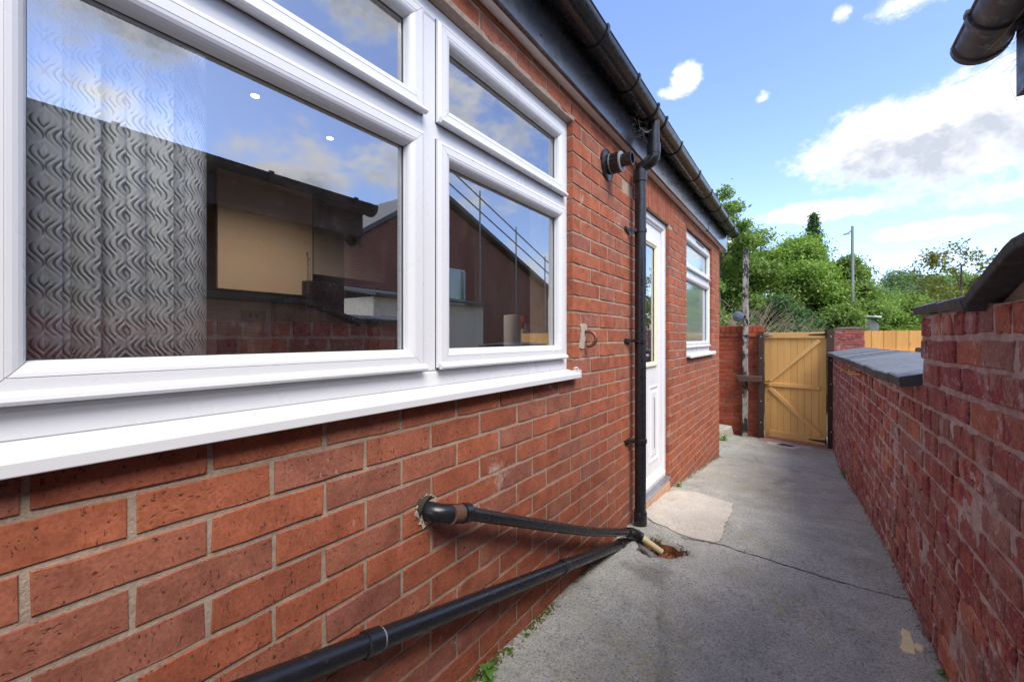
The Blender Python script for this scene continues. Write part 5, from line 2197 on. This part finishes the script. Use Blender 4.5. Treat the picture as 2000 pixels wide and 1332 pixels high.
tree('young_tree', 'thin straggly tree beside the street lamp', 'tree', (1.35, 19, -1.7), (1.45, 19, .55), (.75, .7, 1.55), 5200, .085, 'leaf_mid', 26, 22, (.20, .36), group=GRP, trunk_r=.07)
tree('sycamore_bush', 'bright green bush behind the round road sign', 'bush', (2.7, 24, -1.7), (2.75, 24, .25), (1.25, 1.1, 1.35), 12000, .10, 'leaf_light', 27, 24, (.28, .46), group=GRP)
tree('birch_tree', 'sparse olive-leaved tree above the ramped coping', 'tree', (5.0, 24, -1.7), (5.05, 24, 2.05), (1.7, 1.3, 1.55), 2600, .10, 'leaf_olive', 28, 70, (.16, .30), group=GRP, trunk_r=.08)
far = [(3.2, 38, 1.7, 2.4, 2.5, 'leaf_far'), (5.0, 41, 1.8, 2.6, 2.7, 'leaf_far'), (6.9, 40, 1.7, 2.3, 2.5, 'leaf_far'), (8.6, 42, 1.9, 2.4, 2.6, 'leaf_mid'), (4.0, 33, .6, 1.9, 1.9, 'leaf_mid'), (5.9, 34, .6, 2.0, 1.8, 'leaf_light')]
flab = ['far leafy tree just right of the street lamp column', 'far domed tree behind the bright green bush', 'far tree left of the sparse olive tree', 'far tree behind the sparse olive tree', 'nearer hedge tree behind the bright green bush', 'nearer hedge tree left of the sparse olive tree']
for i, (x, y, z, r_, rz_, mt_) in enumerate(far):
    tree('far_tree', flab[i], 'tree', (x, y, -1.7), (x, y, z), (r_, 1.8, rz_), 13000, .13, mt_, 60 + i, 30, (.26, .44), group='far trees beyond the fence', nbr=5)
# undergrowth behind the garden wall
for i, (x, y, z, a, b, lab) in enumerate(((-2.3, 11.5, -.35, .9, 1.35, 'low leafy shrub behind the garden wall by the house corner'), (-.75, 12.0, -.45, .95, 1.35, 'dark leafy shrub behind the latch side of the gate'), (.35, 12.8, -.5, .85, 1.35, 'leafy shrub behind the hinge side of the gate'), (1.15, 14, -.45, .8, 1.3, 'leafy shrub behind the brick pier'))):
    tree('shrub', lab, 'shrub', (x, y, -1.7), (x, y, z), (a, .7, b), 13000, .062, ['leaf_mid', 'leaf_dark', 'leaf_mid', 'leaf_mid'][i], 90 + i, 26, (.26, .44), group='shrubs behind the gate', trunk_r=.05, nbr=6)


def bramble(label, x0, x1, y0, y1, z0, n, hl, seed, lean):
    r_ = random.Random(seed)
    mb = MB()
    for i in range(n):
        a = Vector((r_.uniform(x0, x1), r_.uniform(y0, y1), z0))
        h = r_.uniform(*hl)
        az_ = r_.uniform(-1, 1)
        b = a + Vector((lean * h * r_.uniform(.2, 1.1) + az_ * .2, r_.uniform(-.25, .15), h * r_.uniform(.75, 1)))
        m_ = a.lerp(b, .55) + Vector((-lean * .12 + az_ * .05, 0, h * .12))
        w_ = r_.uniform(.004, .009)
        pts_ = spline([a, m_, b], 4)
        mb.tube(pts_, [w_ * (1 - .09 * k) for k in range(len(pts_))], 4, caps=False)
        for q in range(3):
            s_ = pts_[r_.randrange(3, len(pts_) - 1)]
            e = s_ + Vector((r_.uniform(-.22, .28), r_.uniform(-.1, .1), r_.uniform(.03, .22)))
            mb.tube([s_, (s_ + e) / 2 + Vector((0, 0, .02)), e], [w_ * .5, w_ * .4, w_ * .25], 3, caps=False)
    o = mb.build('dead_bramble', 'bramble_stem')
    tag(o, label, 'bramble', 'dead brambles behind the wall')
    return o


bramble('dry straw-coloured bramble stems behind the garden wall beside the timber post', -1.75, -.75, 8.3, 8.9, -.9, 120, (1.0, 1.75), 5, .45)
bramble('dry tangled bramble stems hanging over the top of the gate', -.55, .15, 8.4, 8.9, -.9, 55, (.85, 1.32), 6, .35)


# ================================================================== SMALL THINGS ON THE PATH
def leaf_blade(mb, base, dirv, L, W, curl):
    d = Vector(dirv).normalized()
    sd_ = d.cross(Vector((0, 0, 1))).normalized()
    n = 5
    vs = []
    for i in range(n + 1):
        t_ = i / n
        w = W * math.sin(math.pi * min(1, t_ * .9 + .1)) ** .8 * (1 if i < n else .05)
        c = Vector(base) + d * L * t_ + Vector((0, 0, -curl * t_ * t_ * L))
        vs += [c - sd_ * w + Vector((0, 0, w * .35)), c, c + sd_ * w + Vector((0, 0, w * .35))]
    fs = []
    for i in range(n):
        for q in range(2):
            a = i * 3 + q
            fs.append((a, a + 1, a + 4, a + 3))
    mb.add([tuple(v) for v in vs], fs)


def weed(label, x, y, h, n, L, W, seed):
    t_ = thing('weed', label, 'weed', (x, y, gz(y)), 'weeds at the wall foot')
    r_ = random.Random(seed)
    z = gz(y)
    st_ = MB()
    st_.tube(spline([(x, y, z - .01), (x + .006, y, z + h * .5), (x + .014, y - .004, z + h)], 4), .0016, 6)
    st_.build('stem', 'weed_leaf', t_)
    for i in range(n):
        a = 2.4 * i + r_.uniform(-.3, .3)
        f = .35 + .65 * i / max(1, n - 1)
        mb = MB()
        leaf_blade(mb, (x + .014 * f, y - .002, z + h * f), (math.cos(a), math.sin(a), r_.uniform(.15, .55)), L * r_.uniform(.7, 1.1), W * r_.uniform(.8, 1.1), r_.uniform(.2, .7))
        mb.build('leaf', 'weed_leaf', t_, smooth=True)


weed('largest leafy green weed at the foot of the house wall', -.845, 1.075, .058, 7, .040, .012, 1)
weed('small seedling weed just beyond the largest weed', -.872, 1.24, .018, 5, .018, .006, 2)
weed('tiny weed at the wall foot between the seedling and the drain', -.878, 1.36, .012, 5, .014, .005, 3)
weed('weed in the joint beyond the back door', -.870, 3.66, .025, 7, .035, .012, 4)
weed('pale green weed tuft by the raised slab', -1.02, 7.05, .06, 12, .075, .016, 5)
weed('small weed at the foot of the old wall nearest the camera', .372, 2.02, .02, 5, .022, .007, 6)
weed('weed tuft at the foot of the old wall near the gate', .325, 5.6, .06, 12, .07, .014, 7)

# moss and soil in the joint between wall and path
ms = MB()
for i in range(1500):
    y = rng.uniform(.5, 2.3) if rng.random() < .8 else rng.uniform(3.55, 5.85)
    dens = mnoise.noise((y * 5, 0, 9))
    if dens < -.05:
        continue
    x = WX + .004 + abs(rng.gauss(0, .014))
    z = gz(y) + .002
    s_ = rng.uniform(.002, .0055)
    ms.add([(x - s_, y - s_, z), (x + s_, y - s_, z), (x, y + s_, z), (x, y, z + s_ * 1.3)], [(0, 1, 3), (1, 2, 3), (2, 0, 3)])
o = ms.build('moss', 'leaf_olive')
tag(o, 'moss along the joint between house wall and path', 'moss')
o['kind'] = 'stuff'
gr = MB()
for i in range(900):
    y = rng.uniform(.4, 5.9)
    if 2.55 < y < 3.55:
        continue
    x = WX + abs(rng.gauss(0, .018))
    z = gz(y) + .001
    s_ = rng.uniform(.002, .006)
    gr.add([(x - s_, y - s_, z), (x + s_, y - s_ * .6, z), (x + s_ * .3, y + s_, z), (x, y, z + s_)], [(0, 1, 3), (1, 2, 3), (2, 0, 3)])
for i in range(420):
    y = rng.uniform(1.5, 7.2)
    x = rx(y) - abs(rng.gauss(0, .011)) + .004
    z = gz(y) + .001
    s_ = rng.uniform(.002, .006)
    gr.add([(x - s_, y - s_, z), (x + s_, y - s_ * .6, z), (x + s_ * .3, y + s_, z), (x, y, z + s_)], [(0, 1, 3), (1, 2, 3), (2, 0, 3)])
o = gr.build('grit', 'cement_dark')
tag(o, 'dark grit gathered along both wall feet', 'grit')
o['kind'] = 'stuff'

irregular_sheet('paint_splash', [(.290, 2.10), (.330, 2.11), (.332, 2.18), (.338, 2.26), (.312, 2.28), (.306, 2.20), (.292, 2.16)], 'yellow_paint', path, .0035, .005, 'dried yellowish splash on the path by the old wall')
mb = MB()
n_ = 10
vs = []
for r_, zz in ((1.0, .0), (.92, .008), (.55, .014)):
    for i in range(n_):
        a = 2 * math.pi * i / n_
        k = r_ * (1 + .18 * math.sin(2 * a + .7) + rng.uniform(-.06, .06))
        vs.append((.347 + .014 * k * math.cos(a) - .006 * math.sin(a), 2.16 + .026 * k * math.sin(a), gz(2.16) + zz + .001))
fs = []
for q in range(2):
    for i in range(n_):
        fs.append((q * n_ + i, q * n_ + (i + 1) % n_, (q + 1) * n_ + (i + 1) % n_, (q + 1) * n_ + i))
fs.append(tuple(range(2 * n_, 3 * n_)))
mb.add(vs, fs)
o = mb.build('stone_chip', 'stone_tan', None, smooth=True)
tag(o, 'tan stone chip lying beside the yellowish splash', 'stone')
